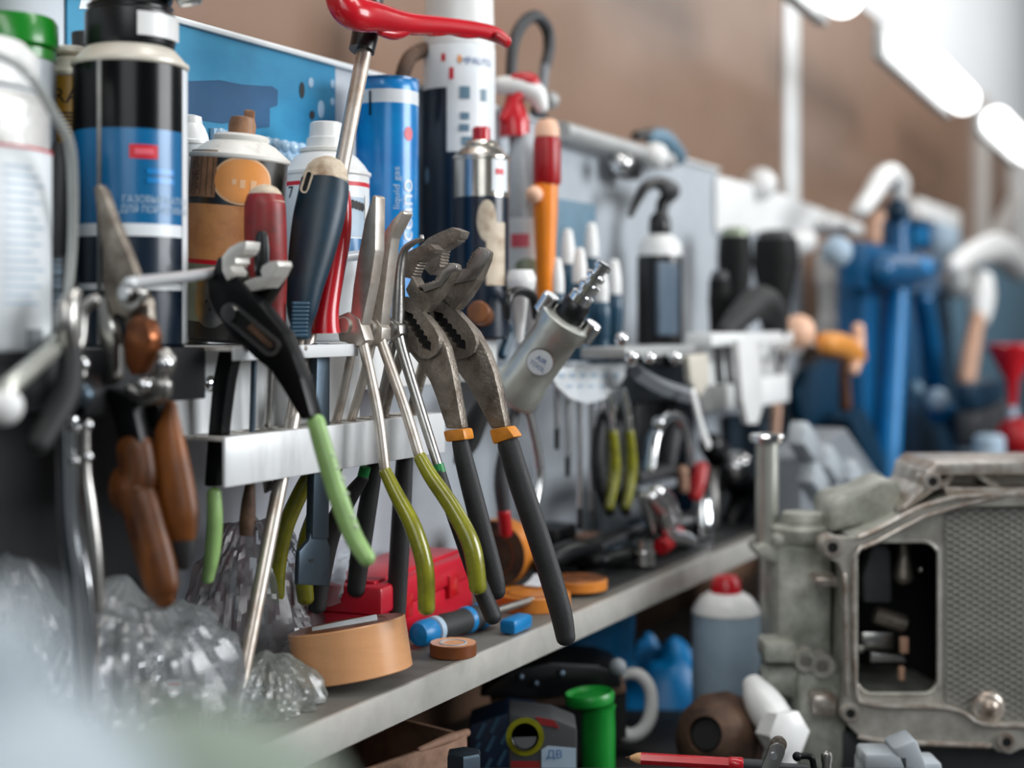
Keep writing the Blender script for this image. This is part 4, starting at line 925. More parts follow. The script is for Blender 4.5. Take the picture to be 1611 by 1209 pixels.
solo('blue_clip', 'small blue plastic clip lying at the shelf edge by the long black plier grip', 'clip', MB().box(onshelf(812, .499, .006), (.03, .014, .011), (D, N, Z), bev=.003), 'blue_plastic')

solo('black_rag', 'black rag added to blacken the shelf under the tools along its edge', 'rag', MB().sheet(lambda u, v: W(sof(845, .56) + u * .46, .638 - .134 * v, SZ + .0007 + .0022 * max(0, noise.noise(V((u * 16, v * 7, 2))) + .15) * math.sin(math.pi * v) ** .5), 60, 16), 'black_rubber')  # black sheet added so the shelf top reads near-black
for i, (p0, p1, d0, d1, r, m, lb) in enumerate(((850, 925, .56, .555, .010, 'black_plastic', 'black hand tool lying beside the brown tape roll'), (1030, 1100, .53, .545, .009, 'black_plastic', 'black handle lying in front of the pale hook'))):
    solo('hand_tool', lb, 'hand tool', MB().tube([onshelf(p0, d0, r + .009), onshelf((p0 + p1) / 2, (d0 + d1) / 2, r + .012), onshelf(p1, d1, r + .009)], [r * .8, r, r * .85]), m, group='dark tools lying on the rag')
# close foreground
b0 = P(-70, 504, .18); b0.z = -.40
T = Thing('plastic_jug', 'pale plastic jug in the very near foreground, a blur at the bottom left', 'jug', b0)
T.part('body', MB().lathe([(.030, 0), (.033, .004), (.033, .305), (.031, .325), (.025, .342), (.016, .352), (.011, .355)], b0, Z, 48), 'pale_jug')
T.part('cap', MB().lathe([(.0115, .353), (.0125, .355), (.0125, .361), (.010, .363)], b0, Z, 32), 'pale_jug')
b1 = P(300, 504, .235); b1.z = -.40
solo('cloth_roll', 'pale greenish rolled cloth in the very near foreground, blurred along the bottom edge', 'cloth',
     MB().tube([b1 + V((-.020, 0, .312)), b1 + V((-.006, 0, .315)), b1 + V((.010, .003, .311)), b1 + V((.022, .005, .304))], [.018, .021, .020, .010], seg=28, sub=8), 'pale_rag', group=None)
solo('crate', 'grey crate under the near foreground jug and cloth, below the frame', 'crate', MB().box(b1 + V((.006, .006, .145)), (.050, .036, .289), bev=.004), 'dark_grey')

# ================================================================ further along the bench
def tubepx(mb, pts, d, **k):
    """pts (px, py, rpx) on the plane at distance d"""
    P3 = [Pd(x, y, d) for x, y, r in pts]; return mb.tube(P3, [r * p.y / F for (x, y, r), p in zip(pts, P3)], **k)
def lathepx(mb, px, rows, d, **k):
    """rows (py, rpx) bottom to top around a vertical axis"""
    Y = Yd(px, d); b = Pd(px, rows[0][0], d); return mb.lathe([(r * Y / F, (rows[0][0] - y) * Y / F) for y, r in rows], b, Z, 32, **k)
def boxpx(mb, x0, y0, x1, y1, d, dep, bev=.002, mi=0):
    return mb.wbox(sof(x0, d), sof(x1, d), d, d + dep, Pd((x0 + x1) / 2, y1, d).z, Pd((x0 + x1) / 2, y0, d).z, bev, mi)
def yb(px, d): return HY + .40 * F / Yd(px, d)          # row where something at px, d meets the bench top
# second ledge under the bottles further right
T = Thing('wall_ledge', 'grey metal ledge on the back board carrying the black spray bottle and black holders', 'ledge', W(1.5, .65, -.03))
T.part('ledge_plate', MB().wbox(sof(992, .6), sof(1262, .6), .562, .6495, -.0355, -.0305), 'shelf_edge')
T.part('front_lip', MB().wbox(sof(992, .561), sof(1262, .561), .5605, .563, -.046, -.0295, .0008), 'white_paint')
# black bent hose
T = Thing('bent_hose', 'dark bent hose arching above the board, ending in a black coupling', 'hose', Pd(838, 190, .645))
T.part('hose', tubepx(MB(), [(806, 160, 8.5), (804, 120, 9), (808, 70, 9.5), (822, 38, 10), (842, 26, 10), (860, 44, 10), (864, 75, 9.5), (858, 105, 9)], .632, sub=8), 'dark_grey')
T.part('sleeve', tubepx(MB(), [(857, 103, 8), (852, 150, 8)], .632, cap='flat'), 'ink_grey')
T.part('coupling', tubepx(MB(), [(852, 146, 13), (847, 182, 14)], .630, cap='flat'), 'black_plastic')
T.part('knob', MB().ball(Pd(866, 158, .642), .009), 'lamp_case')
T.part('hose_end', tubepx(MB(), [(806, 158, 8.5), (808, 200, 8.5), (812, 300, 8.5)], .634), 'dark_grey')
# cable along the board and reel behind can
solo('cable_coil', 'dark cable coil behind the tall white can', 'cable', MB().tube([Pd(668, 78, .636), Pd(644, 92, .636), Pd(632, 130, .636), Pd(640, 170, .636)], .0065), 'brown_rust')
# lamp rail on the board top
T = Thing('rail_lamp', 'slim white rail lamp clamped along the top of the board', 'lamp', Pd(900, 215, .63))
T.part('rail', MB().tube([Pd(884, 206, .635), Pd(960, 228, .63), Pd(1052, 254, .625)], .010, cap='flat', seg=12), 'lamp_case')
T.part('end_cap', MB().ball(Pd(1030, 246, .615), .016), 'white_plastic', label='white round end')
T.part('clamp', MB().box(Pd(985, 262, .628), (.05, .02, .028), (D, N, Z), bev=.005), 'black_plastic')
T.part('clamp_screw', MB().ball(Pd(978, 258, .612), .012), 'steel_bright')
T = Thing('clip_light', 'small blue and black clip light sitting on top of the board', 'light', Pd(1040, 240, .65))
T.part('shade', tubepx(MB(), [(1018, 214, 9), (1042, 220, 17), (1066, 246, 15)], .628), 'grey_blue')
T.part('clip', tubepx(MB(), [(1000, 214, 8), (1022, 210, 9)], .628), 'black_plastic')
# carton card
solo('grey_carton', 'blue-grey carton standing behind the blue screwdriver handles', 'carton', boxpx(MB(), 869, 316, 938, 540, .615, .025, .001), 'grey_blue')
# screwdriver set in arched holder
T = Thing('screwdriver_holder', 'pale arched plastic holder for the blue screwdriver set', 'holder', Pd(925, 600, .575))
ar = [(868, 580), (985, 572), (984, 592), (972, 612), (952, 628), (925, 636), (898, 628), (878, 610), (869, 594)]
T.part('arched_front', MB().prism([Pd(x, y, .550) for x, y in ar], -N * .004, bev=.001, ctr=False), 'label_white')
zt = Pd(925, 577, .57).z; hs_ = []
for px, dd in ((876, .566), (893, .585), (912, .563), (930, .588), (946, .564), (966, .575)):
    c = W(sof(px, dd), dd, zt); hs_.append([c + D * .0048 * math.cos(t * .524) + N * .0048 * math.sin(t * .524) for t in range(12)])
T.part('top_plate', MB().plate([W(sof(866, .55), .5502, zt), W(sof(987, .55), .5502, zt), W(sof(987, .55), .6495, zt), W(sof(866, .55), .6495, zt)], hs_, -Z * .003, ctr=False), 'label_white')
mr_ = MB()
for i in range(6): boxpx(mr_, 880 + 17 * i, 588, 889 + 17 * i, 594, .5492, .0006, 0)
for i in range(4): boxpx(mr_, 892 + 17 * i, 606, 902 + 17 * i, 610, .5492, .0006, 0)
T.part('printed_marks', mr_, 'label_pale')
BG = 'blue screwdrivers in the arched holder'
for i, (px, top, bot, d, tip, lb) in enumerate(((876, 418, 705, .566, 'black_plastic', 'shortest blue screwdriver at the left of the arched holder'), (893, 372, 748, .585, 'black_plastic', 'blue screwdriver second from the left in the arched holder'),
        (912, 402, 830, .563, 'black_plastic', 'blue screwdriver with the longest shaft in the arched holder'), (930, 362, 805, .588, 'steel', 'blue screwdriver in the middle back of the arched holder'),
        (946, 432, 690, .564, 'steel', 'blue screwdriver next to the silver fitting tip'), (966, 420, 668, .575, 'steel', 'blue screwdriver at the right end of the arched holder'))):
    T = Thing('blue_screwdriver', lb, 'screwdriver', Pd(px, 575, d), BG)
    h = T.part('handle', tubepx(MB(), [(px, top + 42, 11), (px, top + 60, 15.5), (px, top + 95, 14), (px, 535, 12.5), (px, 568, 14)], d, seg=16, cap='flat'), 'teal_blue')
    T.part('clear_end', tubepx(MB(), [(px, top - 6, 8), (px, top + 18, 11.5), (px, top + 42, 12)], d, seg=16), 'white_plastic', h, label='pale clear end cap')
    T.part('shaft', tubepx(MB(), [(px, 572, 5), (px, bot - 30, 5)], d, seg=10, cap='flat'), 'steel_bright')
    T.part('tip', tubepx(MB(), [(px, bot - 40, 4.6), (px, bot, 4)], d, seg=10), tip)
# olive circlip pliers handles
for x0, lb in ((962, 'dark oval plier grips hanging beside the arched holder'), (988, 'dark oval plier grips further right, beside the clamp bracket')):
    T = Thing('circlip_pliers', lb, 'pliers', Pd(x0, 640, .555), 'pliers beside the arched holder')
    T.part('jaw', tubepx(MB(), [(x0 - 8, 615, 6), (x0, 650, 6), (x0 + 2, 690, 6)], .552), 'chrome')
    T.part('grip', tubepx(MB(), [(x0 + 2, 680, 8), (x0 + 5, 740, 10), (x0 - 3, 798, 7)], .552), 'olive')
    T.part('grip', tubepx(MB(), [(x0 - 6, 630, 7), (x0 - 20, 690, 10), (x0 - 20, 750, 12), (x0 - 3, 806, 8)], .562), 'black_rubber')
# silver air tool
A, B = P(806, 626, 1.125), P(893, 500, 1.10); ax = (B - A).normalized(); L = (B - A).length; r = 41 * A.y / F
T = Thing('air_tool', 'silver cylindrical air tool with round sticker and hose fitting, tilted', 'air tool', A)
b = T.part('barrel', MB().lathe([(r * .78, -.002), (r * .95, .002), (r * .97, L * .2), (r * .9, L * .24), (r * .92, L * .8), (r * 1.03, L * .84), (r * 1.05, L * .98), (r * .9, L)], A, ax, 40), 'tool_silver')
sd = (-A.normalized() - ax * (-A.normalized()).dot(ax)).normalized(); right = ax.cross(sd); sc_ = A + ax * L * .55 + sd * (r * .935) + right * .002
T.part('sticker_rim', MB().lathe([(.0108, -.004), (.0108, .0006), (.001, .0007)], sc_, sd, 28), 'brown_rust', b)
st = T.part('sticker', MB().lathe([(.0102, -.004), (.0102, .0010), (.001, .0012)], sc_, sd, 28), 'label_white', b, label='round white sticker')
t_ = MB(); text_flat(t_, 'AIR', .006, sc_ + sd * .0014 + ax * .0025, right, ax); text_flat(t_, 'TOOL', .005, sc_ + sd * .0014 - ax * .0035, right, ax)
T.part('lettering', t_, 'ink_blue', st)
lug = MB()
for q in (-1, 1): lug.rod(A + ax * L * .9 + right * q * r * .95, A + ax * L * 1.1 + right * q * r * .95, .007)
T.part('lug', lug, 'steel_bright', b)
T.part('swivel', MB().lathe([(.0105, 0), (.012, .003), (.011, .015), (.009, .018)], A + ax * L * .98, ax, 28), 'black_plastic')
pr = [(.008, 0), (.0092, .001), (.0092, .007), (.006, .008), (.006, .0115), (.0085, .0125), (.0085, .017), (.005, .018), (.005, .0215), (.0078, .0225), (.0078, .026), (.0048, .027), (.0048, .031), (.0068, .032), (.0064, .036), (.003, .037)]
T.part('hose_fitting', MB().lathe(pr, A + ax * (L * .98 + .017), ax, 28), 'chrome', label='ridged chrome fitting')
T.part('lever', tubepx(MB(), [(846, 560, 5), (815, 590, 6), (775, 608, 5)], .53), 'black_steel')
solo('hanging_strap', 'black leather strap hanging in a loop behind the water pump pliers', 'strap', tubepx(MB(), [(800, 606, 5), (775, 620, 14), (752, 655, 20), (735, 700, 20), (722, 725, 10)], .60, asp=.5, up=D), 'black_rubber')
T = Thing('pruning_shears', 'shears with long pale blue steel handles hanging below the air tool', 'shears', Pd(830, 640, .56))
T.part('handle', tubepx(MB(), [(828, 640, 8), (842, 700, 8), (848, 750, 8), (838, 810, 7)], .555), 'steel_bright')
T.part('handle', tubepx(MB(), [(812, 640, 8), (790, 740, 12), (792, 800, 11)], .565), 'dark_grey')
T.part('handle_end', tubepx(MB(), [(792, 806, 11), (796, 838, 11)], .565), 'red_deep', label='red handle end')
T.part('pivot', MB().ball(Pd(832, 636, .552), .008), 'chrome')
# wooden handle end, white nozzle with clamp
solo('wooden_handle', 'round end of a wooden handle pointing out beside the plier jaws', 'handle', MB().rod(Pd(752, 491, .548), Pd(752, 491, .548) + V((.004, .05, -.004)), 18 * Yd(752, .548) / F, 28, bev=.1), 'wood_handle')
T = Thing('nozzle_gun', 'white tapered nozzle held in a black clamp, beside the wooden handle end', 'nozzle', Pd(818, 540, .57))
T.part('nozzle', lathepx(MB(), 818, [(540, 5), (470, 13), (452, 24), (438, 26), (425, 20)], .545), 'white_plastic')
T.part('clamp', tubepx(MB(), [(798, 500, 5), (800, 468, 8), (818, 458, 8), (838, 468, 8), (842, 500, 5)], .530), 'black_plastic')
T.part('trigger_bar', tubepx(MB(), [(778, 500, 10), (800, 520, 8), (790, 560, 8)], .575), 'teal_blue')
# black spray bottle
d_ = .600
T = Thing('spray_bottle', 'black spray bottle with grey label and curved black trigger head', 'bottle', Pd(1038, 540, d_))
b = T.part('bottle', lathepx(MB(), 1038, [(545, 32), (541, 36), (415, 36), (403, 35)], d_), 'black_plastic')
T.part('shoulder', lathepx(MB(), 1038, [(404, 35), (385, 33), (372, 22), (368, 14)], d_), 'white_plastic', label='white shoulder')
T.part('label', MB().wbox(sof(1036, .574), sof(1066, .574), .572, .578, Pd(1040, 528, .574).z, Pd(1040, 412, .574).z, .002), 'bottle_label', b)
T.part('collar', lathepx(MB(), 1038, [(370, 16), (362, 18), (345, 17), (335, 11)], d_), 'black_plastic')
T.part('spray_head', tubepx(MB(), [(1040, 345, 9), (1044, 318, 11), (1060, 300, 11), (1040, 288, 10), (1018, 292, 9), (1006, 308, 8), (992, 338, 5)], d_), 'black_plastic')
T.part('head_back', tubepx(MB(), [(1046, 296, 12), (1058, 302, 12)], d_ - .01), 'dark_grey')
# black rubber holders / boots
KG = 'black tapered rubber boots on the ledge'
for x0, y0, y1, rt, rb_, d, lb in ((1156, 372, 528, 27, 18, .590, 'tall black tapered rubber boot with pale cap, left of the pair'), (1220, 376, 528, 37, 22, .600, 'wide black tapered rubber boot under the white ledge panel'), (1132, 440, 530, 18, 15, .575, 'short black rubber boot in front at the left')):
    T = Thing('rubber_boot', lb, 'rubber boot', Pd(x0, y1, d), KG)
    T.part('sleeve', lathepx(MB(), x0, [(y1, rb_), (y1 - 60, rb_ + 3), (y0 + 40, rt), (y0, rt * .92)], d), 'boot_black')
    T.part('cap', lathepx(MB(), x0, [(y0 + 4, rt * .8), (y0 - 10, rt * .75), (y0 - 14, rt * .5)], d), 'disc_green' if x0 == 1156 else 'dark_grey')
solo('rubber_elbow', 'curved black rubber elbow in front of the rubber boots', 'elbow', tubepx(MB(), [(1140, 524, 13), (1168, 494, 22), (1195, 474, 25), (1214, 490, 24), (1220, 520, 20)], .532), 'black_rubber')
# white ledge panel above
T = Thing('white_cabinet_shelf', 'white hanging shelf panel above the rubber boots, its lit end toward the blue press', 'shelf', Pd(1240, 340, .62))
T.part('panel', MB().prism([Pd(x, y, .644) for x, y in ((1128, 276), (1200, 294), (1290, 328), (1342, 348), (1342, 372), (1128, 364))], -N * .004, bev=.001, ctr=False), 'white_paint')
T.part('lit_end', tubepx(MB(), [(1302, 352, 12), (1348, 362, 11)], .625, seg=16), 'white_plastic')
T.part('bump', MB().ball(Pd(1196, 290, .64), .024), 'white_plastic')
solo('plastic_bung', 'small white bung under the hanging shelf panel beside the rubber boots', 'bung', MB().rod(Pd(1240, 384, .60), Pd(1268, 380, .60), .018), 'white_plastic')
# third rack, white, with hanging white tools
T = Thing('white_tool_rack', 'white tool rack hung with pale paddles and wrenches, below the rubber boots', 'tool rack', Pd(1170, 600, .60))
T.part('top_bar', boxpx(MB(), 1120, 523, 1248, 543, .52, .03), 'white_paint')
T.part('back_plate', boxpx(MB(), 1095, 540, 1240, 640, .57, .004), 'white_paint')
T.part('lower_bar', boxpx(MB(), 1195, 592, 1242, 636, .525, .03), 'white_paint')
T.part('hook_block', boxpx(MB(), 1118, 606, 1156, 646, .54, .02, .004), 'white_plastic')
for x in (1132, 1148, 1222): solo('hanging_shaft', {1132: 'grey shaft hanging in the white rack, left of the paddle', 1148: 'second grey shaft hanging in the white rack, touching the paddle', 1222: 'steel shaft hanging at the right end of the white rack'}[x], 'shaft', tubepx(MB(), [(x - 3, 545, 6), (x + 2, 610, 6)], .5535), 'dark_grey' if x < 1200 else 'steel_bright', group='shafts in the white rack')
solo('white_paddle', 'bright white flat paddle hanging from the white rack', 'paddle', MB().prism([Pd(x, y, .505) for x, y in ((1156, 535), (1188, 535), (1194, 590), (1196, 640), (1188, 668), (1172, 668), (1164, 630))], N * .008, bev=.003), 'white_plastic')
solo('white_spatula', 'short white scraper hanging at the left of the white rack', 'scraper', MB().prism([Pd(x, y, .52) for x, y in ((1078, 560), (1108, 556), (1112, 600), (1098, 626), (1082, 600))], N * .008, bev=.003), 'cream')
solo('bright_wrench', 'bright steel wrench hanging slanted in front of the white rack', 'wrench', tubepx(MB(), [(1090, 618, 9), (1098, 650, 8), (1106, 680, 8), (1114, 700, 9)], .50, asp=.5, up=N), 'white_plastic')
solo('wood_stick', 'brown wooden stick hanging below the white rack', 'stick', tubepx(MB(), [(1222, 640, 8), (1218, 690, 8)], .55), 'tan')
# clamp bracket, chain hoist, dark tools in the middle
T = Thing('clamp_bracket', 'grey metal bracket with dark sockets, between the arched holder and the white rack', 'bracket', Pd(1030, 600, .6))
T.part('arm', MB().tube([Pd(1000, 585, .52), Pd(1040, 608, .52), Pd(1088, 624, .52)], .008, seg=4, cap='flat'), 'ink_grey')
T.part('top_plate', boxpx(MB(), 985, 545, 1095, 562, .50, .045), 'lamp_case')
for x, y in ((1022, 562), (1050, 566)): T.part('socket_end', MB().rod(Pd(x, y + 12, .535), Pd(x, y - 6, .535), .014), 'black_steel')
for i, (x, y) in enumerate(((978, 534), (994, 562), (1022, 563), (1062, 562))): solo('chrome_ball', ['small bright ball knob beside the blue screwdrivers', 'bright ball knob below the first one, at the bracket end', 'bright knob on top of the grey bracket', 'bright knob at the right of the grey bracket'][i], 'knob', MB().ball(Pd(x, y, .490), .0062), 'chrome', group='bright knobs along the bracket')
T = Thing('tool_organiser', 'dark tool holder full of pliers and shackles, under the grey bracket', 'tool holder', Pd(1050, 760, .62))
T.part('back', boxpx(MB(), 1002, 630, 1095, 830, .60, .02), 'black_plastic')
T.part('shelf_bar', boxpx(MB(), 1010, 738, 1066, 752, .55, .05), 'dark_grey')
T.part('shelf_bar', boxpx(MB(), 1008, 760, 1066, 774, .55, .05), 'ink_grey')
T = Thing('shackle', 'chrome shackle arching over the dark tool holder', 'shackle', Pd(1062, 690, .54))
T.part('bow', tubepx(MB(), [(1026, 740, 7), (1032, 690, 7), (1048, 658, 8), (1068, 660, 9), (1082, 690, 8), (1088, 730, 7)], .535), 'chrome')
T.part('pin', tubepx(MB(), [(1038, 672, 9), (1036, 664, 10)], .53), 'chrome')
for i, (pts, m, lb) in enumerate((([(1014, 740, 6), (1022, 690, 6), (1040, 660, 6)], 'steel_blue', 'bluish rod bent along the tool holder side'), ([(1054, 735, 9), (1058, 700, 11), (1066, 670, 9)], 'dark_grey', 'thick dark bar inside the chrome shackle'), ([(1074, 740, 9), (1076, 770, 8)], 'tan', 'tan plastic handle beside the red one'))):
    solo('tool_bar', lb, 'tool', tubepx(MB(), pts, .565), m, group='bars in the tool holder')
solo('hand_tool', 'small dark red plastic hand tool hanging below the bright wrench', 'hand tool', tubepx(MB(), [(1103, 735, 11), (1098, 760, 12), (1094, 782, 9)], .53, asp=1.1), 'red_deep')
T = Thing('chain_hook', 'large pale steel hook curling above the shelf', 'hook', Pd(1062, 850, .56))
T.part('hook', tubepx(MB(), [(1022, 782, 10), (1040, 800, 14), (1052, 840, 13), (1078, 850, 12), (1092, 864, 12), (1086, 884, 10), (1066, 894, 8)], .52), 'steel_bright')
T.part('links', tubepx(MB(), [(1012, 780, 7), (1020, 812, 8), (1026, 836, 6)], .53).tube([Pd(1032, 775, .53), Pd(1048, 786, .53), Pd(1056, 812, .53)], .009), 'steel_bright')
for i, (x, y, r) in enumerate(((1032, 850, 20), (1012, 858, 22), (1048, 812, 16))): solo('dark_pulley', ['dark pulley wheel inside the pale hook', 'dark pulley wheel left of the pale hook', 'small dark wheel at the chain links'][i], 'pulley', MB().rod(Pd(x, y, .55), Pd(x, y, .55) + V((.004, .03, 0)), r * Yd(x, .55) / F, 24, bev=.12), 'black_steel', group='dark pulleys on the hook')
T = Thing('angle_grinder', 'black power tool body standing at the shelf end behind the flanged stud', 'power tool', Pd(1160, 860, .55))
T.part('body', tubepx(MB(), [(1118, 700, 20), (1140, 730, 24), (1165, 770, 26), (1150, 820, 22), (1140, 850, 16)], .56), 'black_plastic')
T.part('gear_head', tubepx(MB(), [(1165, 745, 14), (1195, 775, 18), (1215, 780, 12)], .545), 'dark_grey')
T.part('spindle', MB().ball(Pd(1158, 736, .535), .020), 'steel_bright')
solo('tool_pouch', 'dark tool pouch standing behind the flanged stud at the shelf end', 'pouch', MB().prism([Pd(x, y, .62) for x, y in ((1150, 760), (1208, 740), (1222, 800), (1215, 870), (1150, 850))], N * .04, bev=.008), 'black_rubber')
solo('steel_bowl', 'bluish steel scrap bucket behind the power tool', 'bucket', lathepx(MB(), 1180, [(770, 34), (660, 46), (655, 48), (652, 44)], .62), 'steel_blue')
# ---------------------------------------------------------------- blue press
d_ = .52
T = Thing('arbor_press', 'tall blue bench press with ram and side lever, at the back of the bench', 'press', W(sof(1400, d_), d_, -.40))
T.part('frame_plate', MB().prism([Pd(x, y, .56) for x, y in ((1338, 385), (1410, 385), (1460, 420), (1430, 470), (1430, yb(1430, .56)), (1338, yb(1338, .56)))], N * .04, bev=.004), 'press_blue')
T.part('column', tubepx(MB(), [(1412, 452, 17), (1405, 600, 17), (1396, 780, 17), (1392, yb(1392, .515) - 2, 17)], .515, cap='flat', seg=24), 'blue_plastic', label='ram column painted in a brighter, lit blue')  # brighter blue than the frame puts the light on it into colour
T.part('head', tubepx(MB(), [(1385, 425, 24), (1420, 428, 26), (1452, 424, 22)], .50, seg=24), 'press_blue')
T.part('head_knob', MB().ball(Pd(1449, 421, .485), 17 * Yd(1449, .485) / F), 'blue_plastic')
T.part('neck', lathepx(MB(), 1410, [(410, 22), (360, 20), (345, 22), (325, 18), (318, 10)], .53), 'press_blue')
T.part('neck_cap', MB().ball(Pd(1412, 332, .52), .02), 'press_dark')
T.part('side_lever', tubepx(MB(), [(1452, 470, 16), (1464, 540, 16), (1472, 610, 14)], .49), 'press_blue')
T.part('lever_ball', MB().ball(Pd(1474, 630, .47), 19 * Yd(1474, .47) / F), 'label_pale', label='pale ball on the lever')
T.part('rear_post', MB().prism([Pd(x, y, .56) for x, y in ((1430, 450), (1478, 440), (1500, 640), (1500, yb(1500, .56)), (1430, yb(1430, .56)))], N * .03, bev=.004), 'press_dark')
T.part('hand_wheel', MB().tube([Pd(1478 + 40 * math.sin(t), 720 - 72 * math.cos(t), .475) for t in [i * math.pi / 8 for i in range(0, 9)]], .020, seg=14), 'blue_plastic')  # brighter blue stands in for light on the wheel
T.part('foot_brace', MB().prism([Pd(x, y, .53) for x, y in ((1320, 660), (1345, 640), (1408, 790), (1380, 800))], N * .03, bev=.004), 'press_dark')
T.part('base', MB().wbox(sof(1350, .5), sof(1500, .5), .50, .60, -.3996, -.345, .004), 'press_dark')
T.part('side_pin', MB().ball(Pd(1440, 612, .50), .014), 'grey_blue')
T.part('top_left_block', MB().ball(Pd(1316, 396, .53), .022), 'label_pale')
T.part('crosshead', MB().wbox(sof(1342, .535), sof(1462, .535), .515, .555, Pd(1400, 460, .535).z, Pd(1400, 392, .535).z, .006), 'press_blue')
T = Thing('hose_elbow', 'fat white hose elbow on top of the blue press', 'hose', Pd(1412, 320, .53))
T.part('elbow', tubepx(MB(), [(1354, 330, 14), (1372, 306, 16), (1386, 282, 17), (1402, 274, 17), (1414, 290, 18), (1414, 306, 14)], .525), 'white_plastic')
T.part('brush_end', tubepx(MB(), [(1372, 378, 14), (1376, 350, 12), (1384, 340, 10)], .54), 'tan')
solo('navy_disc', 'dark navy disc leaning at the left of the blue press', 'disc', MB().prism([Pd(x, y, .575) for x, y in ((1246, 620), (1262, 584), (1290, 564), (1322, 572), (1334, 600), (1330, 650), (1300, 690), (1270, 690), (1252, 660))], N * .02, bev=.006), 'press_dark')
T = Thing('orange_funnel', 'orange plastic spout in front of the blue press frame', 'spout', Pd(1330, 560, .50))
T.part('cup', tubepx(MB(), [(1300, 540, 18), (1325, 545, 20), (1345, 560, 18)], .50), 'orange_plastic')
T.part('lip', tubepx(MB(), [(1350, 515, 9), (1350, 545, 10), (1342, 582, 10)], .495), 'peach')
T.part('stem', tubepx(MB(), [(1328, 575, 8), (1330, 640, 10)], .51), 'wood_handle')
solo('peach_clip', 'small peach coloured clip at the end of the white rack', 'clip', MB().ball(Pd(1256, 522, .53), .022), 'peach')
solo('grey_pump', 'grey ribbed pump cylinder on the wall left of the blue press', 'pump', lathepx(MB(), 1308, [(540, 22), (500, 24), (495, 20), (450, 22), (445, 26), (400, 24), (395, 14)], .60), 'post_grey')
T = Thing('drawer_organiser', 'grey organiser with rounded pale drawers, below the blue press', 'organiser', Pd(1330, 760, .5))
T.part('cabinet', MB().prism([Pd(x, y, .47) for x, y in ((1226, 720), (1300, 672), (1384, 790), (1384, yb(1384, .47)), (1226, yb(1226, .47)))], N * .05, bev=.006), 'ink_grey')
for i in range(4):
    for j in range(2):
        x, y = 1262 + 38 * i + 14 * j, 700 + 22 * i + 60 * j - (14 if i == 0 else 0)
        a_ = Pd(x - 8, y - 6, .441); b_ = Pd(x + 14, y + 26, .441)
        T.part('drawer', MB().box((a_ + b_) / 2, ((b_ - a_).length, .022, .030), ((b_ - a_).normalized(), N, (b_ - a_).normalized().cross(N)), bev=.006), 'clear_grey')
# far right clutter
T = Thing('bench_lamp', 'white bulb shaped lamp head at the far right of the bench', 'lamp', Pd(1540, 520, .5))
T.part('head', tubepx(MB(), [(1546, 440, 17), (1543, 470, 22), (1540, 500, 18)], .48), 'white_plastic')
T.part('arm', tubepx(MB(), [(1500, 420, 15), (1530, 400, 20), (1570, 392, 26), (1600, 420, 24)], .50), 'white_plastic')
T.part('socket', tubepx(MB(), [(1538, 500, 12), (1526, 560, 15), (1520, 600, 15)], .47), 'tan')
solo('wall_box', 'pale blue and white box on the wall right of the press head', 'box', boxpx(MB(), 1448, 322, 1512, 352, .62, .06, .006), 'white_plastic')
solo('blue_box', 'light blue carton under the white wall box', 'carton', boxpx(MB(), 1452, 356, 1484, 392, .635, .05, .006), 'blue_plastic')
solo('pale_box', 'pale grey carton beside the light blue one', 'carton', boxpx(MB(), 1486, 355, 1512, 410, .60, .03, .006), 'label_pale')
T = Thing('grey_valve', 'small grey valve body right of the press head', 'valve', Pd(1505, 440, .53))
T.part('body', MB().ball(Pd(1502, 444, .52), .032), 'lamp_case'); T.part('bonnet', MB().ball(Pd(1515, 425, .54), .03), 'lamp_case')
solo('grey_locker', 'blue-grey metal cabinet at the far end of the bench', 'cabinet', MB().wbox(sof(1495, .64), sof(1700, .64), .64, .685, -.40, Pd(1600, 430, .66).z, .003), 'grey_blue')
T = Thing('red_funnel', 'red funnel on the bench at the right edge of the frame', 'funnel', Pd(1592, 700, .46))
T.part('cone', lathepx(MB(), 1592, [(640, 6), (600, 10), (552, 36), (545, 38), (541, 34)], .36), 'red_plastic')
T.part('spout', lathepx(MB(), 1592, [(700, 8), (640, 9)], .36), 'label_pale')
T = Thing('oil_can', 'oil can with rounded red lid standing under the red funnel', 'can', Pd(1602, yb(1602, .34), .34))
T.part('lid', MB().ball(Pd(1602, 692, .34), .036), 'red_deep', label='rounded red lid')
T.part('body', lathepx(MB(), 1602, [(yb(1602, .34), 30), (725, 31), (712, 30), (704, 26)], .34), 'steel_blue')
for i, (x0, y0, x1, y1, m, lb) in enumerate(((1506, 600, 1560, 640, 'press_dark', 'navy box stacked under the tan lamp socket'), (1506, 640, 1575, 690, 'dark_grey', 'dark grey box below the navy one'), (1500, 690, 1580, 905, 'steel_blue', 'bluish bin standing on the bench below the dark boxes'))):
    solo('storage_box', lb, 'box', boxpx(MB(), x0 + 32, y0, x1 + 20, min(y1, yb((x0 + x1) / 2 + 26, .40) - 1), .40, .035, .008), m, group='boxes at the far right')
solo('pale_can', 'pale round can behind the gearbox top', 'can', lathepx(MB(), 1556, [(760, 24), (690, 24), (684, 18)], .36), 'label_pale')
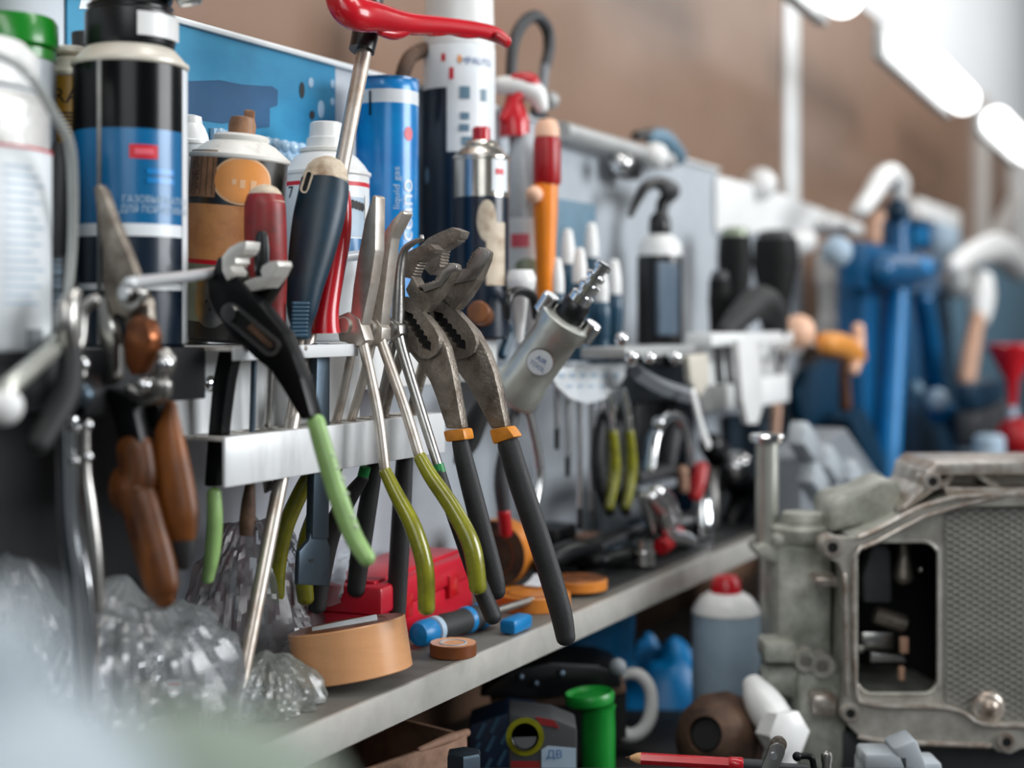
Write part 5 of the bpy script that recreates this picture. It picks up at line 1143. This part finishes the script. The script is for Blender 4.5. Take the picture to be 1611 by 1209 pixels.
# ---------------------------------------------------------------- lamps along the wall
LG = 'tube lamps above the bench'
def lamp(a, b, lb):
    a, b = V(a), V(b); T = Thing('tube_lamp', lb, 'lamp', (a + b) / 2, LG); ax = (b - a).normalized(); n = ax.cross(Z).normalized(); u = n.cross(ax)
    sg = 1 if n.dot(N) < 0 else -1
    T.part('housing', MB().box((a + b) / 2 + n * sg * .036, ((b - a).length + .06, .02, .06), (ax, n, u), bev=.006), 'lamp_case')
    T.part('tube', MB().tube([a, b], .027, seg=20), 'lamp_on', label='glowing white tube')
d_ = .50
lamp(Pd(1226, -96, d_), Pd(1326, -4, d_), 'glowing tube lamp cut by the top of the frame, nearest of the three')
lamp(Pd(1424, 66, d_), Pd(1516, 156, d_), 'glowing tube lamp in the middle of the row above the blue press')
lamp(Pd(1568, 190, d_), Pd(1618, 240, d_), 'glowing tube lamp cut by the right edge of the frame')

# ================================================================ gearbox on the bench
GY = 1.20
def G(x, y, dy=0): return P(x, y, GY) + V((0, dy, 0))
def gl(pts, dy=0): return [G(x, y, dy) for x, y in pts]
YY = V((0, 1, 0))
T = Thing('gearbox', 'grey cast metal gearbox housing with open rounded window and cross-hatched wall', 'gearbox', V((G(1480, 0).x, GY + .08, -.40)))
outer = [(1292, 858), (1298, 848), (1309, 843), (1322, 847), (1344, 848), (1370, 839), (1502, 786), (1740, 783), (1740, 1174), (1606, 1178), (1590, 1186), (1570, 1183), (1556, 1172), (1400, 1166), (1352, 1158), (1334, 1141), (1322, 1126), (1324, 1110), (1332, 1092), (1330, 1000), (1328, 905), (1320, 886), (1304, 879), (1294, 869)]
inner = [(1353, 862), (1380, 852), (1505, 797), (1722, 795), (1722, 1142), (1610, 1143), (1545, 1140), (1515, 1122), (1480, 1114), (1400, 1112), (1362, 1107), (1347, 1092), (1342, 1000), (1342, 900), (1345, 875)]
rim = T.part('flange', MB().plate(gl(outer), [gl(inner)], YY * .016, ctr=False), 'cast')
T.part('flange_bead', MB().tube(gl(inner, -.0005), .0022, seg=8, sub=3, closed=True, cap='flat').tube(gl([(1350, 846), (1374, 836), (1503, 783), (1740, 780)], -.0005), .0024, seg=8, sub=3, cap='flat').tube(gl([(1352, 1160), (1400, 1168), (1556, 1174)], -.0005), .0022, seg=8, sub=3).tube(gl([(1332, 1092), (1330, 1000), (1328, 905)], -.0005), .002, seg=8, sub=3), 'cast_edge', rim, label='bright machined edge')
win = rrect(1351, 855, 1482, 1097, 26)
wl = T.part('inner_wall', MB().plate(gl(inner, .010), [gl(win, .010)], YY * .004, ctr=False), 'cast')
T.part('hatched_panel', MB().prism(gl([(1492, 806), (1722, 798), (1722, 1138), (1600, 1138), (1545, 1136), (1512, 1118), (1492, 1108)], .0098), -YY * .0008, ctr=False), 'cast_mesh', wl, label='cross-hatched cast panel')
T.part('window_edge', MB().tube(gl(win, .0098), .0016, seg=8, sub=2, closed=True, cap='flat'), 'cast', wl)
T.part('housing', MB().plate(gl(outer[4:8] + [(1740, 1174), (1556, 1172), (1352, 1158), (1334, 1092)], .016), [gl(inner, .016)], YY * .13, ctr=False), 'cast_green')
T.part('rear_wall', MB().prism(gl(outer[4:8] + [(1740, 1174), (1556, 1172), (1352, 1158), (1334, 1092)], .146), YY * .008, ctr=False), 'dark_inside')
# what shows inside the window
T.part('valve_block', MB().prism(gl([(1376, 962), (1374, 920), (1386, 880), (1392, 868), (1412, 868), (1419, 880), (1421, 962)], .05), YY * .03, bev=.003), 'dark_grey')
T.part('shift_rod', MB().tube(gl([(1446, 860), (1447, 890), (1446, 925)], .05), [.006, .0055, .009]).rod(G(1400, 985, .05), G(1450, 1003, .05), .008), 'steel_dark')
T.part('detent_plate', MB().prism(gl([(1385, 1058), (1388, 1044), (1440, 1048), (1444, 1058)], .04), YY * .01, bev=.001).box(G(1406, 1030, .06), (.03, .02, .016), bev=.003), 'steel')
T.part('copper_pin', MB().box(G(1440, 1030, .035), (.007, .006, .014), bev=.001).box(G(1436, 1076, .035), (.005, .006, .012), bev=.001), 'tan')
for x, y, r in ((1378, 872, .003), (1412, 872, .0028), (1372, 1038, .004), (1470, 910, .0025)): T.part('bolt_head', MB().ball(G(x, y, .04), r), 'steel')
for x, y, r in ((1309, 861, 17), (1337, 1122, 15), (1582, 1167, 15), (1477, 762, 15)):
    r *= GY / F; f_ = -.003 if y > 800 else .017
    cb_ = T.part('bolt_boss', MB().lathe([(r * .5, .004), (r * .5, 0), (r * .9, 0), (r, .002), (r, .026)], G(x, y, f_), YY, 28), 'cast_edge')
    T.part('bolt_hole', MB().rod(G(x, y, f_ + .0005), G(x, y, .02), r * .56, 20), 'dark_inside', cb_)
T.part('corner_boss', MB().ball(G(1559, 1117, .004), .0085, axis=YY, sq=.8).ball(G(1559, 1117, .006), .014, axis=YY, sq=.4), 'cast_edge', wl)
# upper casting with braces
ub = MB().prism(gl([(1468, 746), (1484, 733), (1740, 733), (1740, 750), (1492, 752), (1480, 778), (1440, 806), (1425, 812), (1432, 800), (1462, 772)], .02), YY * .10, ctr=False, bev=.002)
ub.prism(gl([(1497, 772), (1740, 774), (1740, 786), (1502, 786)], .02), YY * .10, ctr=False, bev=.0015)
ub.prism(gl([(1546, 750), (1560, 750), (1600, 775), (1580, 775)], .03), YY * .05, ctr=False).prism(gl([(1490, 775), (1512, 750), (1522, 750), (1506, 776)], .03), YY * .05, ctr=False)
T.part('top_casting', ub, 'cast_edge')
T.part('top_web', MB().prism(gl([(1490, 750), (1740, 750), (1740, 786), (1500, 786)], .055), YY * .06, ctr=False), 'cast')
sh = MB().prism(gl([(1322, 850), (1322, 806), (1336, 792), (1372, 786), (1404, 770), (1424, 764), (1440, 772), (1440, 812), (1400, 832)], .04), YY * .07, bev=.005, ctr=False)
sh.lathe([(.026, 0), (.028, .003), (.028, .012), (.024, .015)], G(1290, 872, .075), Z, 36).lathe([(.020, 0), (.021, .004), (.018, .012)], G(1292, 848, .075), Z, 36).box(G(1284, 868, .08), (.05, .05, .012), bev=.004)
T.part('shoulder', sh, 'cast_green')
sd_ = MB().box(G(1288, 1000, .10), (.052, .09, .15), bev=.012).prism(gl([(1208, 884), (1222, 876), (1260, 890), (1302, 912), (1300, 930), (1240, 905), (1214, 898)], .06), YY * .05, bev=.003, ctr=False)
sd_.box(G(1305, 1150, .06), (.045, .07, .09), bev=.01).box(G(1240, 1042, .05), (.030, .04, .018), bev=.005)
T.part('side_casting', sd_, 'cast_green')
T.part('side_port', MB().rod(G(1212, 1094, .05), G(1292, 1096, .05), .0155, 28, bev=.3), 'cast_green', label='stubby cylindrical port')
rg = MB()
for x, y, r in ((1276, 1050, .0095), (1302, 1058, .0105)): rg.lathe([(r * .55, 0), (r, 0), (r, .02), (r * .55, .02), (r * .55, 0)], G(x, y, .02), V((.15, 1, 0)), 24)
T.part('oil_port', rg, 'cast')
T.part('side_rib', MB().box(G(1308, 922, .03), (.020, .03, .008), bev=.002), 'cast_edge'); T.part('side_boss', MB().box(G(1300, 1115, .02), (.022, .03, .020), bev=.005), 'cast_edge')
T.part('lower_housing', MB().box((G(1540, 0).x, GY + .09, (G(0, 1164).z - .40) / 2), (.22, .13, .40 + G(0, 1164).z), bev=.004), 'dark_grey')
# flanged stud
p = G(1235, 884, .085)
T = Thing('flanged_stud', 'polished flanged steel stud standing upright on the gearbox side', 'stud', p)
k = p.y / F
T.part('shank', MB().lathe([(18 * k, 0), (18 * k, .094)], p, Z, 32), 'tool_silver')
T.part('flange', MB().lathe([(16 * k, .092), (27 * k, .094), (27.5 * k, .099), (25 * k, .1005), (3 * k, .102)], p, Z, 40), 'chrome', label='wide flange head')
# ---------------------------------------------------------------- on the bench below the shelf
BZ = -.40
def bench(px, Y): p = P(px, 504, Y); p.z = BZ; return p
p = bench(1142, 1.385); k = 1.385 / F
T = Thing('spray_can', 'white spray can with pale blue print and red cap, standing below the shelf end', 'can', p); h = lambda y: (HY - y) * k - BZ
b = T.part('body', MB().lathe([(51 * k, 0), (53 * k, .002), (53 * k, h(966)), (52 * k, h(960))], p, Z, 48), 'label_pale')
T.part('shoulder', MB().lathe([(52 * k, h(967)), (54 * k, h(962)), (51 * k, h(955)), (40 * k, h(940)), (27 * k, h(932))], p, Z, 48), 'white_plastic')
T.part('cap', MB().lathe([(24 * k, h(934)), (23 * k, h(915)), (17 * k, h(906)), (3 * k, h(904))], p, Z, 28), 'red_plastic', label='red spray cap')
T.part('print_band', MB().lathe([(53.2 * k, h(1085)), (53.4 * k, h(1084)), (53.4 * k, h(985)), (53.2 * k, h(984))], p, Z, 48), 'label_pale', b)
# blue bin, black case, green bottle, hook
T = Thing('blue_bin', 'bright blue plastic bin half hidden under the shelf', 'bin', bench(915, 1.372))
T.part('bowl', MB().lathe([(.040, 0), (.043, .003), (.043, .062), (.046, .064)], bench(915, 1.372), Z, 40), 'press_dark')
T.part('rim_band', MB().lathe([(.046, .064), (.052, .064), (.054, .072), (.050, .078), (.052, .125), (.050, .126)], bench(915, 1.372), Z, 48), 'blue_plastic')
T = Thing('tool_case', 'black hard case with curved lid lying on the clutter below the shelf', 'case', bench(870, 1.22))
a = P(866, 1066, 1.22)
T.part('lid', MB().prism([P(x, y, 1.20) for x, y in ((752, 1098), (800, 1056), (868, 1042), (940, 1046), (972, 1056), (980, 1082), (930, 1090), (860, 1102))], YY * .07, bev=.004, ctr=False), 'black_plastic')
T.part('tray', MB().prism([P(x, y, 1.205) for x, y in ((770, 1100), (985, 1080), (985, 1092), (900, 1110), (780, 1128))], YY * .06, bev=.002, ctr=False), 'brown_rust')
T.part('base', MB().prism([P(x, y, 1.21) for x, y in ((775, 1126), (985, 1094), (985, 1160), (775, 1240))], YY * .05, ctr=False), 'dark_inside')
T.part('latch', MB().ball(P(972, 1050, 1.20), .0075), 'ink_grey', label='grey latch knob')
T.part('rivet', MB().ball(P(882, 1060, 1.20), .004).ball(P(818, 1066, 1.20), .0035).ball(P(842, 1076, 1.20), .0032), 'steel_blue')
p = bench(941, 1.16); k = 1.16 / F; h = lambda y: (HY - y) * k - BZ
T = Thing('green_bottle', 'green plastic funnel-topped bottle in front of the white hook', 'bottle', p)
T.part('body', MB().lathe([(24 * k, 0), (26 * k, .003), (27 * k, h(1150)), (26 * k, h(1118)), (28 * k, h(1110))], p, Z, 36), 'green_plastic')
T.part('funnel_rim', MB().lathe([(24 * k, h(1116)), (38 * k, h(1108)), (40 * k, h(1098)), (37 * k, h(1092)), (30 * k, h(1098))], p + V((.002, 0, .002)), V((-.10, 0, 1)), 40), 'green_plastic')
hk = [(975, 1066, 8), (990, 1060, 9), (1008, 1064, 10), (1023, 1086, 10), (1024, 1122, 11), (1012, 1148, 11), (990, 1158, 11), (972, 1146, 11), (968, 1122, 10)]
yh = 1.300; solo('white_hook', 'white plastic hook ring standing open to the left, behind the green bottle', 'hook', MB().tube([P(x, y, yh) for x, y, r in hk], [r * yh / F for x, y, r in hk], sub=8), 'white_plastic')
solo('blue_cloth', 'crumpled blue cloth on the bench behind the white hook', 'cloth', MB().sheet(lambda u, v: bench(1045, 1.50) + V(((u - .5) * .12, (v - .5) * .09, .0008 + .058 * math.sin(math.pi * u) * math.sin(math.pi * v) * (1 + .8 * noise.noise(V((u * 4, v * 4, 3)))))), 26, 18), 'blue_plastic')
# cartons
C = Pz(732, 1156, -.305); E1 = (Pz(626, 1192, -.305) - C).normalized(); E2 = V((E1.y, -E1.x, 0)); 
if E2.y < 0: E2 = -E2
T = Thing('cardboard_box', 'open worn cardboard box under the shelf at the bottom edge', 'box', V((C.x, C.y, BZ)) + E1 * .07 + E2 * .05)
for (o, ex, L_) in ((C, E1, .15), (C, E2, .11), (C + E1 * .15, E2, .11), (C + E2 * .11, E1, .15)):
    nrm = V((-ex.y, ex.x, 0)); T.part('side', MB().box(o + ex * L_ / 2 + Z * ((BZ - C.z) / 2), (L_, .004, C.z - BZ), (ex, nrm, Z), bev=.0008), 'cardboard')
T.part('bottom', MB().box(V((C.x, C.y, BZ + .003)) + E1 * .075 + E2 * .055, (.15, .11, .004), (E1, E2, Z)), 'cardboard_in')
T.part('torn_rim', MB().tube([C - E1 * .004 + E2 * .002, C + E1 * .02 + Z * .001, C + E1 * .05], [.003, .0035, .0022]), 'cardboard')
p = P(792, 1165, 1.16); T = Thing('striped_package', 'dark navy package with pale slanted stripes under the shelf', 'package', V((p.x, p.y, BZ)))
pz = MB().prism([P(x, y, 1.15) for x, y in ((738, 1142), (800, 1122), (846, 1128), (846, 1252), (735, 1252))], YY * .05, bev=.003, ctr=False); T.part('wrapper', pz, 'navy_pack')
st = MB()
for x, y in ((760, 1150), (782, 1140), (752, 1180), (775, 1170), (798, 1158), (770, 1205), (793, 1192)): st.prism([P(x + a, y + b, 1.15) for a, b in ((0, -12), (5, -10), (-7, 14), (-12, 12))], -YY * .0006, ctr=False)
T.part('stripe', st, 'pack_stripe')
T = Thing('printed_carton', 'dark carton printed with a ring and a white corner tag with blue letters', 'carton', V((P(870, 0, 1.08).x, 1.10, BZ)))
pc = T.part('carton', MB().prism([P(x, y, 1.08) for x, y in ((800, 1122), (868, 1130), (908, 1146), (908, 1330), (800, 1330))], YY * .04, bev=.003, ctr=False), 'dark_grey')
T.part('ring_print', MB().lathe([(.0105, 0), (.0145, 0), (.0145, .001), (.0105, .001), (.0105, 0)], P(826, 1160, 1.0785), YY, 36), 'olive', pc)
T.part('disc_print', MB().rod(P(826, 1160, 1.0785), P(826, 1160, 1.0795), .0100, 30), 'black_plastic', pc)
T.part('red_print', MB().prism([P(x, y, 1.08) for x, y in ((804, 1198), (850, 1198), (850, 1215), (804, 1215))], -YY * .0008, ctr=False).prism([P(x, y, 1.08) for x, y in ((842, 1128), (872, 1134), (880, 1146), (850, 1140))], -YY * .0008, ctr=False), 'red_dull', pc)
tg_ = T.part('tag', MB().prism([P(x, y, 1.08) for x, y in ((852, 1180), (862, 1174), (906, 1178), (906, 1230), (852, 1230))], -YY * .001, ctr=False), 'label_pale', pc, label='white corner tag')
t_ = MB(); text_flat(t_, 'ДВ', .0085, P(872, 1188, 1.0785), (1, 0, 0), Z); T.part('lettering', t_, 'ink_blue', tg_)
# rusty hub, white nut
p = bench(1128, 1.20)
T = Thing('rusty_hub', 'rusty brown round hub with a flange, lying below the spray can with red cap', 'hub', p)
ax = V((-.42, -.80, .34)).normalized(); q = P(1138, 1166, 1.235)
T.part('flange', MB().lathe([(.030, 0), (.041, .001), (.042, .004), (.041, .011), (.036, .013)], q, ax, 12), 'brown_rust')
T.part('dome', MB().lathe([(.034, .010), (.0355, .014), (.034, .028), (.029, .040), (.020, .048), (.015, .050), (.0145, .044)], q, ax, 40), 'brown_rust')
T.part('bore', MB().rod(q + ax * .030, q + ax * .0465, .0146, 28), 'dark_inside')
T.part('foot', MB().lathe([(.028, 0), (.03, .002), (.03, .022), (.026, .05)], V((q.x, q.y, BZ)), Z, 28), 'brown_rust')
p = bench(1224, 1.215); T = Thing('white_nut', 'large white plastic hexagonal nut and elbow beside the gearbox', 'fitting', p)
a = P(1230, 1152, 1.19)
T.part('hex_cap', MB().lathe([(.016, -.012), (.0195, -.010), (.0195, .012), (.016, .014)], a, V((.35, -.9, .15)), 6), 'white_plastic')
T.part('elbow', MB().tube([a + V((0, .01, 0)), a + V((-.008, .02, .012)), a + V((-.014, .028, .022)), a + V((-.018, .036, .030))], [.016, .017, .015, .010]), 'white_plastic')
T.part('foot', MB().lathe([(.016, 0), (.016, .045)], p, Z, 28), 'white_plastic')
# ---------------------------------------------------------------- near tray with pencil, bolt and clip
tz = -.3165
solo('tool_tray', 'flat dark tool box lid at the bottom edge carrying the red pencil', 'tool box', MB().box(V((.1175, .905, (tz + BZ) / 2)), (.335, .205, tz - BZ - .0004), bev=.002), 'dark_grey')
a, b = P(983, 1193, 1.0), P(1167, 1207, .99); a.z = tz + .0088; ax = (b - a).normalized(); r = 9.2 / F
b = P(1167, 1203, .99); ax = (b - a).normalized(); L = (b - a).length
T = Thing('pencil', 'red hexagonal pencil with bare wood tip lying at the bottom edge', 'pencil', a)
T.part('barrel', MB().lathe([(r * .95, .0105), (r, .0105), (r, L - .008)], a, ax, 6), 'red_plastic')
T.part('wood_tip', MB().lathe([(.0014, .0035), (r * .9, .0085), (r * .98, .0112)], a, ax, 18), 'pencil_wood', label='bare sharpened wood')
T.part('lead', MB().lathe([(.0003, 0), (.0016, .004)], a, ax, 12), 'brown_rust')
T.part('end_ring', MB().lathe([(r * 1.0, L - .009), (r * 1.15, L - .008), (r * 1.15, L), (r, L + .001)], a, ax, 24), 'red_plastic')
T.part('ferrule', MB().lathe([(r * .8, L), (r * .95, L + .001), (r * .95, L + .016), (r * .6, L + .017), (r * .6, L + .045)], a, ax, 24), 'dark_grey')
T = Thing('clip_lever', 'small steel clip lever standing up at the end of the red pencil', 'clip', V((P(1218, 0, .985).x, .985, tz)))
lv = [P(x, y, .985) for x, y in capsule((1222, 1182), (1204, 1225), 13)]
T.part('link', MB().prism(lv, YY * .003, bev=.0006), 'steel')
T.part('link', MB().prism([p_ + V((.003, .009, .002)) for p_ in lv], YY * .003, bev=.0006), 'steel_dark')
c = P(1217, 1190, .983); T.part('rivet', MB().lathe([(.0012, -.0012), (.0026, -.0012), (.0026, .006)], c, YY, 20), 'chrome')
T = Thing('bent_rod', 'black bent rod hook beside the clip lever', 'hook', V((P(1272, 0, .99).x, .99, tz)))
T.part('rod', MB().tube([P(1255, 1191, .99), P(1268, 1190, .99), P(1277, 1194, .99), P(1280, 1206, .99), P(1281, 1212, .99)], .0023, seg=12), 'black_steel')
T.part('ball_end', MB().ball(P(1254, 1191, .99), .0033), 'black_steel')
p = P(1301, 1190, .99); solo('round_head_screw', 'round head screw with bright dome beside the bent rod hook', 'screw', MB().lathe([(.0035, tz - p.z), (.0035, -.004), (.0040, -.004), (.0042, 0), (.0036, .0022), (.0018, .0034), (.0003, .0037)], p, Z, 24), 'steel')
p = P(730, 1183, .975); p.z = tz
solo('hex_bolt', 'dark hexagonal bolt head poking up at the bottom edge near the cardboard box', 'bolt', MB().lathe([(.0128, 0), (.0128, .0185), (.0118, .0205), (.004, .0215), (.001, .0216)], p, V((.0, 0, 1)), 6), 'steel_blue')
T = Thing('grey_fitting', 'pale grey angular plastic fitting at the bottom edge before the gearbox', 'fitting', V((P(1400, 0, 1.08).x, 1.08, BZ)))
T.part('block', MB().box(P(1388, 1192, 1.08), (.034, .03, .014), bev=.003).box(P(1424, 1186, 1.08), (.020, .03, .026), (V((.9, 0, .35)), YY, V((-.35, 0, .9))), bev=.003), 'clear_grey')
T.part('body', MB().box(V((P(1415, 0, 1.08).x, 1.085, (P(0, 1195, 1.08).z + BZ) / 2)), (.06, .03, P(0, 1195, 1.08).z - BZ), bev=.003), 'clear_grey')
